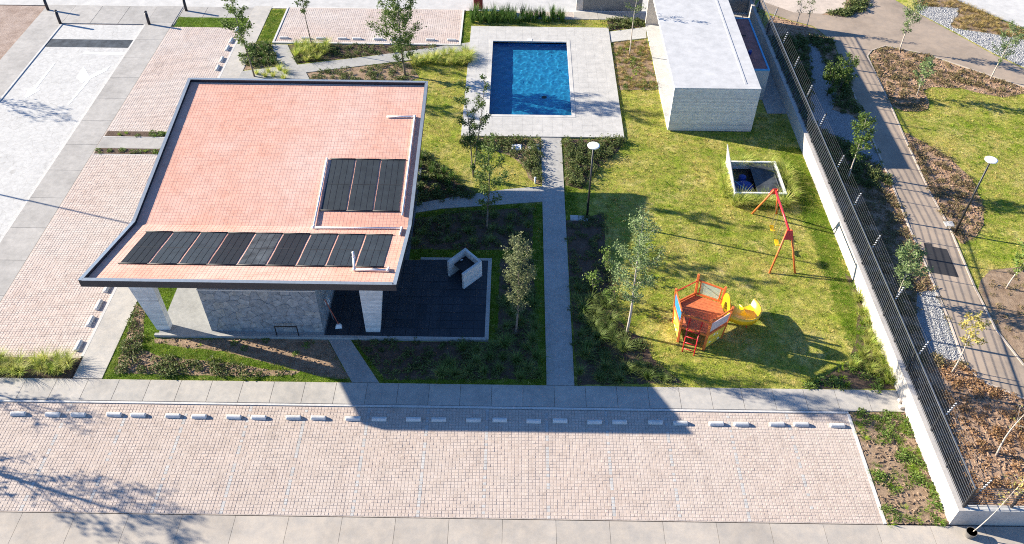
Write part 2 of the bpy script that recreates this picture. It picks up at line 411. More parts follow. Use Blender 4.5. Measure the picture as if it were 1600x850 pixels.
# front car park, its kerb, pavement and road
STOPS = [-20.38, -18.95, -17.89, -16.43, -15.42, -13.99, -12.9, -11.47, -10.44, -9.01, -7.98, -6.55, -5.47, -4.06, -3.01, -1.58, -.5, .9, 1.99, 3.41, 4.44, 5.92, 6.95, 8.43, 9.46, 10.93, 11.93, 13.41]
lines = [(STOPS[i] + STOPS[i + 1]) / 2 for i in range(1, 27, 2)]
lot = MB().sheet(rect(-30, 14.0, 16.1, 21.14), -.007).build('front_car_park', 'joint', kind='structure', label='car park of small square pavers in front of the pavilion')
pavers(-30, 13.98, 16.13, 21.12, 0, lot, ['paver', 'blue_line'], blue=lines)
kb = MB().box(-30, 14.06, 21.16, 21.25, -.14, .034).build('kerb', 'kerb_concrete', kind='structure', label='pale concrete kerb between front car park and pavement')
MB().box(13.98, 14.10, 16.12, 21.14, -.14, .02).build('kerb', 'kerb_concrete', kind='structure', label='short kerb at the right end of the front car park')
sw = MB().sheet(rect(-30, 16.44, 21.27, 22.42), .01).build('pavement', 'joint', kind='structure', label='concrete slab pavement behind the front car park')
slabs(sw, 'slab', -30.14, 16.42, 21.275, 22.41, .011, .032, 35, 1, 'walk_concrete', .02)
rd = MB().sheet(rect(-80, 60, 5, 16.1), -.066).build('road', 'joint', kind='structure', label='concrete road in front of the car park')
slabs(rd, 'slab', -30.3, 33.7, 12.1, 16.08, -.064, -.010, 32, 2, 'road_concrete', .012)
MB().sheet(rect(-80, 60, 5, 12.08), -.012).build('road', 'road_concrete', kind='structure', label='nearer half of the concrete road')

# left walk, left car park, concrete apron, driveway
lw = MB().box(-18.86, -17.62, 22.44, 56.35, -.14, .03).build('pavement', 'walk_concrete', kind='structure', label='long concrete walk left of the pavilion')
MB().box(-18.99, -18.862, 23.66, 53.2, -.14, .034).build('kerb', 'kerb_concrete', kind='structure', label='pale kerb along the left car park')
ll = MB().sheet(rect(-24.0, -18.98, 23.6, 53.25), -.017).build('left_car_park', 'joint', kind='structure', label='narrow car park of reddish pavers left of the pavilion')
pavers(-23.97, -19.0, 23.68, 38.45, -.01, ll, ['paver_red'], seed=2)
pavers(-23.97, -19.0, 40.78, 53.2, -.01, ll, ['paver_red'], seed=3)
MB().box(-23.97, -19.0, 39.08, 40.18, -.14, -.012).build('crossing', 'grey_concrete', kind='structure', label='plain concrete strip crossing the left car park')
for y0, y1, nm in ((38.5, 39.06, 'nearer'), (40.2, 40.74, 'farther')):
    MB().sheet(rect(-23.9, -19.0, y0, y1), -.009).build('soil', 'soil_dark', kind='structure', label=nm + ' narrow earth strip across the left car park')
    MB().box(-23.97, -19.0, y0 - .06, y0, -.14, .0).build('kerb', 'kerb_concrete', kind='structure', label='thin pale edging of the ' + nm + ' earth strip')
ap = MB().sheet(rect(-25.86, -24.0, 20, 56.35), -.09).build('apron', 'joint', kind='structure', label='grey concrete apron beside the driveway')
slabs(ap, 'slab', -25.85, -24.01, 22.5, 56.3, -.09, -.025, 1, 14, 'grey_concrete', .02)
MB().sheet(rect(-500, -19.0, 22.44, 23.6), -.02).build('soil', 'soil_dark', kind='structure', label='planting soil under the feathery grass at the left')
dr = MB().sheet(rect(-31.62, -25.98, 14, 53.5), -.075).build('driveway', 'stamped', kind='structure', label='white stamped concrete driveway')
MB().box(-25.98, -25.86, 14, 53.6, -.14, -.04).build('kerb', 'kerb_concrete', kind='structure', label='pale flush kerb on the right of the driveway')
MB().box(-31.74, -31.62, 14, 53.5, -.14, -.04).build('kerb', 'kerb_concrete', kind='structure', label='pale flush kerb on the left of the driveway')
MB().box(-33.77, -31.742, 14, 56.3, -.14, -.05).build('pavement', 'grey_concrete', kind='structure', label='concrete strip between driveway and bare earth')
MB().sheet(rect(-31.62, -25.9, 50.42, 51.46), -.068).build('drain_band', 'asphalt_band' if 'asphalt_band' in M else 'mat_mottled', kind='structure', label='dark grey band across the far end of the driveway')
slabs(MB().sheet(rect(-31.73, -18.9, 53.55, 56.3), -.10).build('pavement', 'joint', kind='structure', label='concrete pavement at the street end of the driveway'),
      'slab', -31.73, -23.9, 53.62, 56.28, -.10, -.045, 4, 1, 'grey_concrete', .03)
slabs(MB().sheet(rect(-23.88, -18.88, 54.66, 56.3), -.09).build('pavement', 'joint', kind='structure', label='concrete pavement behind the small lawn patch'),
      'slab', -23.88, -18.88, 54.68, 56.28, -.09, -.04, 3, 1, 'grey_concrete', .03)
MB().sheet(rect(-23.78, -18.87, 53.28, 54.64), -.02).build('lawn', 'lawn_green', kind='structure', label='small lawn patch at the street end of the left car park')
def marking(name, polys, label):
    mb = MB()
    for p in polys: mb.sheet(p, -.069)
    return mb.build(name, 'road_white', kind='structure', label=label)
marking('stop_line', [GP([(131, 79.5), (197, 81), (193, 84.5), (128, 83)])], 'white stop line painted on the driveway')
marking('turn_arrow', [GP([(104, 162.5), (134, 124), (128, 128), (118, 120), (130, 102), (139, 117), (172, 101), (166, 109), (140, 122), (137, 127), (107, 162.5)])], 'white forked arrow painted on the driveway')
marking('straight_arrow', [GP([(83, 97), (86, 97), (56, 137), (62, 139), (38, 153), (43, 137), (52, 135)])], 'white straight arrow painted on the driveway')

# back car park and its surroundings
bl = MB().sheet(rect(-16.45, -3.85, 51.1, 56.2), .033).build('back_car_park', 'joint', kind='structure', label='reddish paver car park by the street')
pavers(-16.35, -3.95, 51.28, 56.1, .04, bl, ['paver_red'], seed=5)
MB().box(-16.5, -3.8, 51.1, 51.24, -.1, .09).build('kerb', 'kerb_concrete', kind='structure', label='pale kerb below the back car park')
MB().box(-16.5, -16.38, 51.25, 56.2, -.1, .07).build('kerb', 'kerb_concrete', kind='structure', label='pale kerb left of the back car park')
MB().box(-3.93, -3.8, 51.25, 56.2, -.1, .07).build('kerb', 'kerb_concrete', kind='structure', label='pale kerb right of the back car park')
MB().sheet(rect(-18.87, 17, 56.1, 56.36), .02).build('kerb', 'kerb_concrete', kind='structure', label='pale concrete margin along the street')
slabs(MB().sheet(rect(-.2, 16.4, 55.0, 56.1), .015).build('pavement', 'joint', kind='structure', label='pavement by the far grey wall'), 'slab', 4.0, 16.0, 55.0, 56.08, .017, .05, 7, 1, 'walk_concrete', .02)

# pool deck: a frame of slab round the basin
dx0, dx1, dy0, dy1 = -3.2, 6.33, 40.62, 53.72; hx0, hx1, hy0, hy1 = POOL
deck = empty('pool_deck', (0, 0, 0), kind='structure', label='pale concrete deck round the swimming pool')
dm = MB()
nx, ny = 16, 22
for i in range(nx):
    for j in range(ny):
        a0, a1 = dx0 + (dx1 - dx0) * i / nx, dx0 + (dx1 - dx0) * (i + 1) / nx; b0, b1 = dy0 + (dy1 - dy0) * j / ny, dy0 + (dy1 - dy0) * (j + 1) / ny
        for c in ([(a0, a1, b0, b1)]):
            c0, c1, e0, e1 = c
            # cut the slab where the basin is
            parts = []
            if c1 <= hx0 or c0 >= hx1 or e1 <= hy0 or e0 >= hy1: parts = [c]
            else:
                if c0 < hx0: parts.append((c0, hx0, e0, e1))
                if c1 > hx1: parts.append((hx1, c1, e0, e1))
                q0, q1 = max(c0, hx0), min(c1, hx1)
                if e0 < hy0: parts.append((q0, q1, e0, hy0))
                if e1 > hy1: parts.append((q0, q1, hy1, e1))
            for (u0, u1, v0, v1) in parts:
                if u1 - u0 > .05 and v1 - v0 > .05: dm.box(u0 + .0025, u1 - .0025, v0 + .0025, v1 - .0025, .02, .10)
dm.build('deck_slabs', 'deck_concrete', deck, kind='stuff')
ring = MB()
for a in ((dx0 + .01, dx1 - .01, dy0 + .01, hy0), (dx0 + .01, dx1 - .01, hy1, dy1 - .01), (dx0 + .01, hx0, hy0, hy1), (hx1, dx1 - .01, hy0, hy1)): ring.box(*a, -.1, .094)
ring.build('deck_base', 'deck_concrete', deck)

# walks through the garden
MB().box(1.47, 2.66, 22.425, 40.6, -.1, .05).build('garden_walk', 'path_concrete', kind='structure', label='straight concrete walk from the pavement to the pool')
MB().prism([(-8.3, 24.83), (-7.3, 24.83), (-5.72, 22.43), (-6.88, 22.43)], -.1, .045).build('garden_walk', 'path_concrete', kind='structure', label='short slanting walk from pavement to pavilion plinth')
MB().prism([(-8, 33.0), (-5.4, 33.65), (-3.9, 34.05), (1.468, 34.75), (1.468, 36.05), (-.5, 35.75), (-3.2, 35.05), (-5.4, 34.4), (-8, 33.6)], -.1, .045).build('garden_walk', 'path_concrete', kind='structure', label='curving walk from pavilion to the straight garden walk')
MB().prism(GP([(424, 69.5), (449, 69.5), (464, 101), (583, 87), (734, 66), (735, 78), (655, 92), (583, 100.5), (478, 113), (485, 126), (470, 140), (330, 140), (372, 122), (378, 111), (437, 104)], .045), -.1, .045).build('garden_walk', 'path_concrete', kind='structure', label='branching walk between back car park and pool')
MB().prism(GP([(951, 49.5), (1009, 42), (1010, 59), (955, 65.5)], .06), -.1, .06).build('garden_walk', 'smooth_concrete', kind='structure', label='short walk from pool deck to concrete bath house')
MB().box(15.25, 16.43, 43.45, 54, -.1, .05).build('garden_walk', 'path_concrete', kind='structure', label='shaded slab between cistern and boundary wall')

# planting beds in the garden: (mat, polygon, label)
BED = {}
def ragged(poly, amp=.07, step=.22):
    out = []
    for (ax, ay), (bx, by) in zip(poly, poly[1:] + poly[:1]):
        n = max(1, int(math.hypot(bx - ax, by - ay) / step))
        for k in range(n):
            x, y = ax + (bx - ax) * k / n, ay + (by - ay) * k / n
            out.append((x + amp * mnoise.noise(Vector((x * 3, y * 3, 1))), y + amp * mnoise.noise(Vector((x * 3, y * 3, 7)))))
    return out
def bed(key, mat, poly, label, z=.012):
    if key != 'lot_end': poly = ragged(poly)
    BED[key] = poly
    MB().sheet(poly, z).build('planting_bed', mat, kind='structure', label=label)
bed('column_outer', 'soil_tan', GP([(213, 476), (226, 483), (226, 505), (224, 524), (218, 545), (250, 557), (300, 562), (360, 568), (420, 578), (472, 580), (462, 586), (400, 589), (280, 586), (182, 583), (180, 578), (190, 550), (203, 510)]), 'bent planting bed with low shrubs beside the left column')
bed('plinth', 'soil_tan', GP([(242, 529), (512, 531), (520, 545), (545, 592), (516, 592), (456, 577), (350, 549), (280, 542), (243, 536)]), 'bare earth bed along the pavilion plinth')
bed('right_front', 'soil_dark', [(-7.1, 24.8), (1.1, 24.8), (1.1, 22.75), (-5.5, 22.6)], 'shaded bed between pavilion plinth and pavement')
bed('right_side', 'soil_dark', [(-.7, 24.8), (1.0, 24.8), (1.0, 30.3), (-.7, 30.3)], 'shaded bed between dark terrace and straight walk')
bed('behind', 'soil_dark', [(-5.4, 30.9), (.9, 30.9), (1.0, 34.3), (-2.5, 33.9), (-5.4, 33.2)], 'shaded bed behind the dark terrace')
bed('deck_left', 'soil_tan', GP([(719, 221), (735, 229), (765, 234), (795, 243), (812, 254), (821, 266), (826, 279), (838, 288), (845, 288), (844, 217), (722, 216)]), 'curved bed below the left half of the pool deck')
bed('deck_right', 'soil_dark', GP([(881, 218), (977, 219), (966, 236), (935, 262), (908, 296), (884, 290)]), 'three cornered bed below the right half of the pool deck')
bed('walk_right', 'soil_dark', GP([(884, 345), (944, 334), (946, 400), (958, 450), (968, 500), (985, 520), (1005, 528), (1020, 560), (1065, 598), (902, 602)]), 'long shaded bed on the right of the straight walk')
bed('wall_side', 'soil_dark', GP([(1318, 425), (1338, 480), (1338, 530), (1327, 563), (1290, 588), (1252, 606), (1399, 608), (1370, 530), (1336, 440)]), 'bed along the boundary wall with feathery grass')
bed('pool_right', 'soil_tan', GP([(957, 67), (1010, 62), (1029, 140), (968, 141)]), 'dry earth bed between pool deck and bath house')
bed('shrub_corner', 'soil_dark', GP([(948, 31), (1005, 29), (1005, 42), (953, 48)]), 'small shrub bed above the pool deck corner')
bed('island', 'soil_tan', GP([(392, 69), (422, 69), (436, 103), (380, 110), (381, 92)]), 'small planted island beside the left walk')
bed('low_bed', 'soil_tan', GP([(479, 114), (583, 102), (640, 97), (655, 122), (640, 127), (486, 126)]), 'earth bed between the back walk and pavilion roof')
bed('back_strip', 'soil_dark', GP([(450, 70), (720, 71), (655, 80), (585, 86), (465, 99.5)]), 'wedge shaped bed below the back car park')
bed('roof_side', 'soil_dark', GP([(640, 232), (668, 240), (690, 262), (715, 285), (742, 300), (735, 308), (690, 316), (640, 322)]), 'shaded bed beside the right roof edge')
bed('lot_end', 'soil_tan', [(14.12, 16.13), (16.43, 16.13), (16.43, 21.25), (14.12, 21.25)], 'weedy planter between front car park and boundary wall', .0)

# the park beyond the boundary wall
park_sheet(rect(16.64, 120, 16.34, 75), 0, 'park_lawn', 'lawn_base', kind='structure', label='patchy park lawn beyond the boundary wall')
def area(name, mat, px, label, z):
    p = GKP(px) if name != 'forecourt' else GP(px); BED[label] = p
    if name == 'forecourt': MB().sheet(p, z).build(name, mat, kind='structure', label=label)
    else: park_sheet(p, z, name, mat, kind='structure', label=label)
    return p
PATH = GKP([(1600, 572), (1556, 516), (1543, 489), (1523, 450), (1512, 426), (1483, 355), (1452, 300), (1409, 206), (1392, 166), (1355, 88), (1362, 79), (1383, 72), (1447, 85), (1518, 109), (1600, 136), (1640, 150), (1640, 125), (1600, 108), (1551, 85), (1493, 53), (1433, 21), (1398, 0), (1385, -6), (1270, -10), (1190, -5), (1180, 10), (1205, 22), (1235, 32), (1270, 41), (1299, 63), (1313, 90), (1341, 166), (1383, 265), (1388, 274), (1420, 355), (1455, 436), (1462, 452), (1484, 505), (1506, 567), (1532, 596), (1560, 607), (1600, 624), (1640, 640), (1640, 590)])
park_sheet(PATH, .022, 'park_path', 'park_path', kind='structure', label='brown concrete park path running beside the fence')
BED['path'] = PATH
def edge_strip(px, w=.09):
    mb = MB(); p = [Vector((q[0], q[1], park_z(*q) + .018)) for q in GKP(px)]
    for a, b in zip(p[:-1], p[1:]): mb.bar(a, b, w, .06)
    return mb
edge_strip([(1313, 90), (1341, 166), (1383, 265), (1388, 274), (1420, 355), (1455, 436), (1484, 505), (1506, 567), (1532, 596), (1560, 607), (1600, 624)]).build('path_edging', 'park_path_light', kind='structure', label='pale edging on the fence side of the park path')
edge_strip([(1600, 572), (1556, 516), (1523, 450), (1483, 355), (1452, 300), (1409, 206), (1392, 166), (1355, 88), (1362, 79), (1383, 72), (1447, 85), (1518, 109), (1600, 136)]).build('path_edging', 'park_path_light', kind='structure', label='pale edging on the lawn side of the park path')
area('dark_patch', 'near_black', [(1443, 380), (1455, 381), (1457, 386), (1479, 390), (1498, 434), (1452, 426)], 'small dark patch in the park path', .0265)  # near-black notched sheet laid just above the path surface
LIGHT = area('pavement', 'park_path_light', [(1195, 4), (1240, 20), (1285, 22), (1318, 13), (1322, 3), (1315, -12), (1180, -12)], 'light concrete area at the top of the park path', .0265)
ISL = area('planting_bed', 'soil_red', [(1284, 23), (1320, 13), (1322, 0), (1325, -8), (1355, -6), (1358, 10), (1345, 20), (1320, 27)], 'small planted island at the top of the park path', .031)
GRAV = area('gravel_bed', 'gravel_base', [(1433, 10), (1497, 13), (1497, 23), (1485, 39.5), (1489, 44.5), (1548, 53), (1600, 62.6), (1640, 72), (1640, 122), (1600, 106), (1551.6, 83), (1493, 51), (1433, 20)], 'pale gravel bed beside the upper park path', .016)
STRAW = area('planting_bed', 'soil_tan', [(1433, -3), (1485, -3), (1600, 48), (1640, 62), (1640, 72), (1600, 62), (1548, 52.5), (1489, 44), (1485.5, 39), (1497.5, 23), (1497.5, 12.5), (1433, 9.5)], 'strip of straw coloured grass above the gravel', .012)
area('plaza', 'street_concrete', [(1486, -3), (1640, 62), (1640, -60), (1486, -60)], 'bright white concrete ground in the far right corner', .014)
MUL1 = area('planting_bed', 'soil_red', [(1358, 86), (1364, 80), (1383, 73), (1447, 86), (1518, 110), (1600, 137), (1615, 142), (1600, 146), (1570, 152.5), (1535, 147), (1500, 138), (1454, 136), (1443, 142), (1452, 160), (1450, 170), (1440, 174), (1412, 174), (1393, 166)], 'large mulched bed in the fork of the park path', .014)
MUL2 = area('planting_bed', 'soil_red', [(1411, 206), (1441, 221), (1483, 246), (1519, 281), (1536, 323), (1537, 350), (1526, 369), (1503, 382), (1488, 364), (1453, 300)], 'mulched bed beside the right street lamp', .014)
MUL3 = area('planting_bed', 'soil_tan', [(1528, 452), (1532, 438), (1547, 422), (1600, 417), (1640, 417), (1640, 610), (1600, 571), (1557, 515)], 'bare earth bed at the right edge', .014)
FEN = [(16.67, 16.37)] + GKP([(1600, 800), (1640, 800), (1640, 645), (1600, 625), (1560, 608), (1532, 597), (1505, 567), (1462, 453), (1420, 356), (1388, 275), (1383, 266), (1341, 167), (1312, 90), (1298, 64), (1270, 42), (1235, 33), (1205, 24)]) + [(16.66, 53)]
BED['fence_bed'] = FEN
_F = FEN
FEN = [(x_, max(y_, 16.37)) for x_, y_ in FEN]
park_sheet(FEN, .008, 'planting_bed', 'soil_red', kind='structure', label='long mulched bed between boundary fence and park path')
GR2 = area('gravel_bed', 'gravel_base', [(1433, 457), (1461, 453), (1505, 567), (1487, 563), (1452, 553), (1440, 520), (1432, 490)], 'grey gravel patch left of the lower park path', .014)
GR3 = area('gravel_bed', 'gravel_base', [(1263, 67), (1275, 72), (1285, 90), (1308, 150), (1300, 172), (1330, 180), (1344, 190), (1382, 264), (1360, 252), (1338, 238), (1322, 222), (1290, 205), (1268, 190)], 'shaded gravel patch behind the fence', .014)
area('forecourt', 'road_concrete', [(1480, 821), (1640, 822), (1640, 870), (1490, 870)], 'worn concrete outside the wall corner', -.052)

# ------------------------------------------------------------------ swimming pool
def water_mat():
    m, t, b = new_mat('water')
    b.inputs['Base Color'].default_value = (.90, .98, 1, 1); b.inputs['Transmission Weight'].default_value = 1
    b.inputs['Roughness'].default_value = 0; b.inputs['IOR'].default_value = 1.33
water_mat()
cellular('pool_tile', [(.018, .24, .47), (.026, .31, .55), (.022, .27, .51)], (.12, .12), rough=.4, bmp=.02)
cellular('pool_wall', [(.01, .13, .38), (.014, .17, .45)], (.12, .12), rough=.4, bmp=.02)
pool = empty('swimming_pool', ((hx0 + hx1) / 2, (hy0 + hy1) / 2, 0), label='rectangular blue tiled swimming pool in the pale deck', cat='pool')
def pl(mb, name, mat, smooth=False):
    o = mb.build(name, mat, pool, smooth); o.location = -pool.location; return o
PD = .62; WL = -.06
fl = pl(MB().box(hx0, hx1, hy0, hy1, -PD - .1, -PD), 'pool_floor', 'pool_tile')
walls = MB().box(hx0 - .15, hx0, hy0 - .15, hy1 + .15, -PD, .015).box(hx1, hx1 + .15, hy0 - .15, hy1 + .15, -PD, .015).box(hx0, hx1, hy0 - .15, hy0, -PD, .015).box(hx0, hx1, hy1, hy1 + .15, -PD, .015)
wl = pl(walls, 'pool_wall', 'pool_wall')
cop = MB()
for a in ((hx0 - .2, hx1 + .2, hy0 - .2, hy0 + .02), (hx0 - .2, hx1 + .2, hy1 - .02, hy1 + .2), (hx0 - .2, hx0 + .02, hy0 + .022, hy1 - .022), (hx1 - .02, hx1 + .2, hy0 + .022, hy1 - .022)): cop.box(*a, .016, .112)
pl(cop, 'coping', 'deck_concrete')
nx, ny = 90, 160; wv = []; wf = []
for j in range(ny + 1):
    for i in range(nx + 1):
        x = hx0 + .001 + (hx1 - hx0 - .002) * i / nx; y = hy0 + .001 + (hy1 - hy0 - .002) * j / ny
        h = .017 * mnoise.noise(Vector((x * 2.1, y * 2.1, 0))) + .006 * mnoise.noise(Vector((x * 4.6, y * 4.6, 4)))
        wv.append((x, y, WL + h))
for j in range(ny):
    for i in range(nx):
        a = j * (nx + 1) + i; wf.append((a, a + 1, a + nx + 2, a + nx + 1))
wo = link('water', raw_mesh('water', wv, wf, 'water', True), pool); wo.location = -pool.location
_d = G(850, 153, -.4)
pl(MB().tube([(*_d, -PD + .002), (*_d, -PD + .02)], .16, 16), 'main_drain', 'plastic_black')
pl(MB().box(.72, 1.02, hy1 - .005, hy1 + .3, .105, .125), 'skimmer_lid', 'white_plastic')
sun.cycles.is_caustics_light = True
wo.cycles.is_caustics_caster = True
for o in (fl, wl): o.cycles.is_caustics_receiver = True

# ================================================================== THE PAVILION
RX0, RX1, RY0, RYF, RY1 = -17.38, -4.70, 23.58, 28.75, 38.85
def edge_z(y):
    if y <= RYF: return 4.85 + (3.48 - 4.85) * (y - RY0) / (RYF - RY0)
    return 3.48 + (4.78 - 3.48) * (y - RYF) / (RY1 - RYF)
def tile_z(y): return edge_z(y) - .17
def roof_z(y): return edge_z(y) - .163          # top of the tiles
pav = empty('pavilion', (-11, 24.8, 0), label='open pavilion with folded terracotta tiled roof and stone clad core', cat='pavilion')
def pv(mb, name, mat, parent=None, **k):
    o = mb.build(name, mat, parent or pav, **k)
    o.location = -pav.location if parent is None else Vector((0, 0, 0)); return o
def slope_prism(x0, x1, ys, zt, zb):
    mb = MB()
    for a, b in zip(ys[:-1], ys[1:]):
        mb.hexa([(x0, a, zb(a)), (x1, a, zb(a)), (x1, b, zb(b)), (x0, b, zb(b))], [(x0, a, zt(a)), (x1, a, zt(a)), (x1, b, zt(b)), (x0, b, zt(b))])
    return mb
YS = [RY0 + .13, RYF, RY1 - .13]
roof = pv(slope_prism(RX0 + .13, RX1 - .13, YS, tile_z, lambda y: edge_z(y) - .36), 'roof', 'joint_pale')
# roof tiles, laid in rows that follow the fold
def roof_tiles():
    rs = np.random.RandomState(11); v = []; f = []
    tw, td, gap = .165, .18, .014; x0, x1 = RX0 + .135, RX1 - .135
    y = RY0 + .135; row = 0
    while y + td < RY1 - .13:
        ya, yb = y + gap / 2, y + td - gap / 2
        if ya < RYF < yb: yb = RYF - .01
        off = 0
        x = x0 - off
        while x < x1 - .02:
            xa, xb = max(x0, x + gap / 2), min(x1, x + tw - gap / 2)
            if xb - xa > .03:
                h = .004 + rs.rand() * .003; b = len(v)
                for zz in (0, h):
                    for (px, py) in ((xa, ya), (xb, ya), (xb, yb), (xa, yb)): v.append((px, py, tile_z(py) + zz))
                f += [(b + 4, b + 5, b + 6, b + 7), (b, b + 1, b + 5, b + 4), (b + 1, b + 2, b + 6, b + 5), (b + 2, b + 3, b + 7, b + 6), (b + 3, b, b + 4, b + 7)]
            x += tw
        y += td; row += 1
    o = link('roof_tiles', raw_mesh('roof_tiles', v, f, 'roof_tile'), roof, kind='stuff')
roof_tiles()
low = lambda y: edge_z(y) - .37
Y2 = [RY0, RYF, RY1]
top = lambda y: edge_z(y) - .012
for nm, mb in (('fascia', slope_prism(RX0, RX0 + .12, Y2, top, low)), ('fascia', slope_prism(RX1 - .12, RX1, Y2, top, low)),
               ('fascia', MB().box(RX0 + .121, RX1 - .121, RY0, RY0 + .12, low(RY0), top(RY0))), ('fascia', MB().box(RX0 + .121, RX1 - .121, RY1 - .12, RY1, low(RY1), top(RY1)))):
    pv(mb, nm, 'dark_metal', roof)
for mb in (slope_prism(RX0 - .02, RX0 + .14, Y2, edge_z, lambda y: edge_z(y) - .011), slope_prism(RX1 - .14, RX1 + .02, Y2, edge_z, lambda y: edge_z(y) - .011),
           MB().box(RX0 + .142, RX1 - .142, RY0 - .02, RY0 + .14, edge_z(RY0) - .011, edge_z(RY0)), MB().box(RX0 + .142, RX1 - .142, RY1 - .14, RY1 + .02, edge_z(RY1) - .011, edge_z(RY1))):
    pv(mb, 'flashing', 'flashing', roof)
pv(slope_prism(RX0 + .2, RX1 - .2, [RY0 + .2, RYF, RY1 - .2], lambda y: edge_z(y) - .362, lambda y: edge_z(y) - .40), 'soffit', 'soffit', roof)
# plinth and floor
pv(MB().box(-16.1, -1.28, 24.83, 24.97, -.1, .16).box(-1.28, -1.1, 24.83, 30.16, -.1, .16).box(-4.6, -1.28, 30.0, 30.16, -.1, .16), 'plinth_kerb', 'path_concrete')
pv(MB().box(-15.95, -1.29, 24.975, 29.99, -.1, .118).box(-15.95, -5.2, 29.995, 37.5, -.1, .118), 'floor_slab', 'tile_joint')
pv(MB().box(-15.94, -8.5, 24.98, 37.4, .119, .15), 'polished_floor', 'floor_concrete')
tile_me = MB().box(.009, .491, .009, .491, 0, .03).mesh('floor_tile', 'dark_tile')
for i in range(14):
    for j in range(10):
        link('floor_tile', tile_me, pav, Vector((-8.42 + i * .51, 24.98 + j * .5, .12)) - pav.location)
# concrete blade columns flaring outwards at the top
def column(xi, xo, xt, y0, y1):
    """inner edge plumb, outer edge slanting from xo at the foot to xt under the soffit"""
    zt = [edge_z(y) - .40 for y in (y0, y0, y1, y1)]
    a, b = (xo, xi) if xo < xi else (xi, xo); c, d = (xt, xi) if xt < xi else (xi, xt)
    pv(MB().hexa([(a, y0, .15), (b, y0, .15), (b, y1, .15), (a, y1, .15)], [(c, y0, zt[0]), (d, y0, zt[1]), (d, y1, zt[2]), (c, y1, zt[3])]), 'column', 'board_concrete')
column(-15.47, -16.06, -16.72, 25.15, 25.5)
column(-6.64, -6.0, -5.5, 25.2, 25.55)
column(-15.47, -16.06, -16.5, 36.6, 36.95)
column(-6.64, -6.0, -5.5, 36.6, 36.95)
# stone clad core
CX0, CX1, CY0, CY1, CZ = -13.6, -8.54, 25.14, 32.5, 2.78
core = pv(MB().box(CX0 + .03, CX1 - .03, CY0 + .03, CY1, .15, CZ - .03), 'core_wall', 'stone_c')
pv(MB().box(CX0 - .01, CX1 + .01, CY0 - .01, CY1 + .02, CZ - .028, CZ + .04), 'coping', 'smooth_concrete', core)
pv(MB().box(CX0 + .6, CX1 - .3, CY0 + 1.2, CY1 - .1, CZ + .041, edge_z(RYF) - .40), 'upper_wall', 'soffit', core)
def clip(poly, a, b, c):                                      # keep a*x + b*y <= c
    out = []
    for i in range(len(poly)):
        p, q = poly[i], poly[(i + 1) % len(poly)]; dp, dq = a * p[0] + b * p[1] - c, a * q[0] + b * q[1] - c
        if dp <= 0: out.append(p)
        if (dp < 0 < dq) or (dq < 0 < dp):
            t = dp / (dp - dq); out.append((p[0] + (q[0] - p[0]) * t, p[1] + (q[1] - p[1]) * t))
    return out
def crazy_paving(w, h, n, seed, place, parent, gap=.009):
    """irregular stone slabs covering a w x h face; place(u, v, d) gives the point d proud of the face"""
    r = rng(seed); S = []
    while len(S) < n:
        best = max(((r.random() * w, r.random() * h) for _ in range(4)), key=lambda p: min([1e9] + [math.hypot(p[0] - s[0], (p[1] - s[1]) * 1.25) for s in S]))
        S.append(best)
    for i, s in enumerate(S):
        poly = [(0, 0), (w, 0), (w, h), (0, h)]
        for j, q in enumerate(S):
            if i == j or abs(q[0] - s[0]) > 2 or not poly: continue
            dx, dy = q[0] - s[0], q[1] - s[1]; l = math.hypot(dx, dy)
            k = .5 + .12 * math.sin(i * 3.1 + j * 1.7) * (1 if i < j else 0) - (.12 * math.sin(j * 3.1 + i * 1.7) if i > j else 0)
            mx, my = s[0] + dx * k, s[1] + dy * k
            poly = clip(poly, dx / l, dy / l, (mx * dx + my * dy) / l - gap / 2)
        if len(poly) < 3: continue
        d = .012 + r.random() * .014; tilt = (r.random() - .5) * .02
        cx = sum(p[0] for p in poly) / len(poly); cy = sum(p[1] for p in poly) / len(poly); nn = len(poly)
        v = [tuple(place(*p, 0)) for p in poly] + [tuple(place(cx + (p[0] - cx) * .985, cy + (p[1] - cy) * .985, d + tilt * (p[0] - cx))) for p in poly]
        f = [tuple(range(nn, 2 * nn))] + [(a, (a + 1) % nn, nn + (a + 1) % nn, nn + a) for a in range(nn)]
        me = bpy.data.meshes.new('stone'); me.from_pydata(v, [], f); me.update(); me.materials.append(M[r.choice(['stone_a', 'stone_a', 'stone_b', 'stone_c', 'stone_d'])])
        bm = bmesh.new(); bm.from_mesh(me); bmesh.ops.recalc_face_normals(bm, faces=bm.faces); bm.to_mesh(me); bm.free()
        link('stone', me, parent)
crazy_paving(CX1 - CX0, CZ - .18, 92, 4, lambda u, v, d: Vector((CX0 + u, CY0 + .029 - d, .15 + v)), core)
crazy_paving(2.6, CZ - .18, 34, 5, lambda u, v, d: Vector((CX1 - .03 + d, CY0 + .03 + u, .15 + v)), core)
pv(MB().box(CX1 - .02, CX1 + .02, 28.3, 29.3, .15, 2.3), 'door', 'dark_metal')
for o in list(core.children): pass

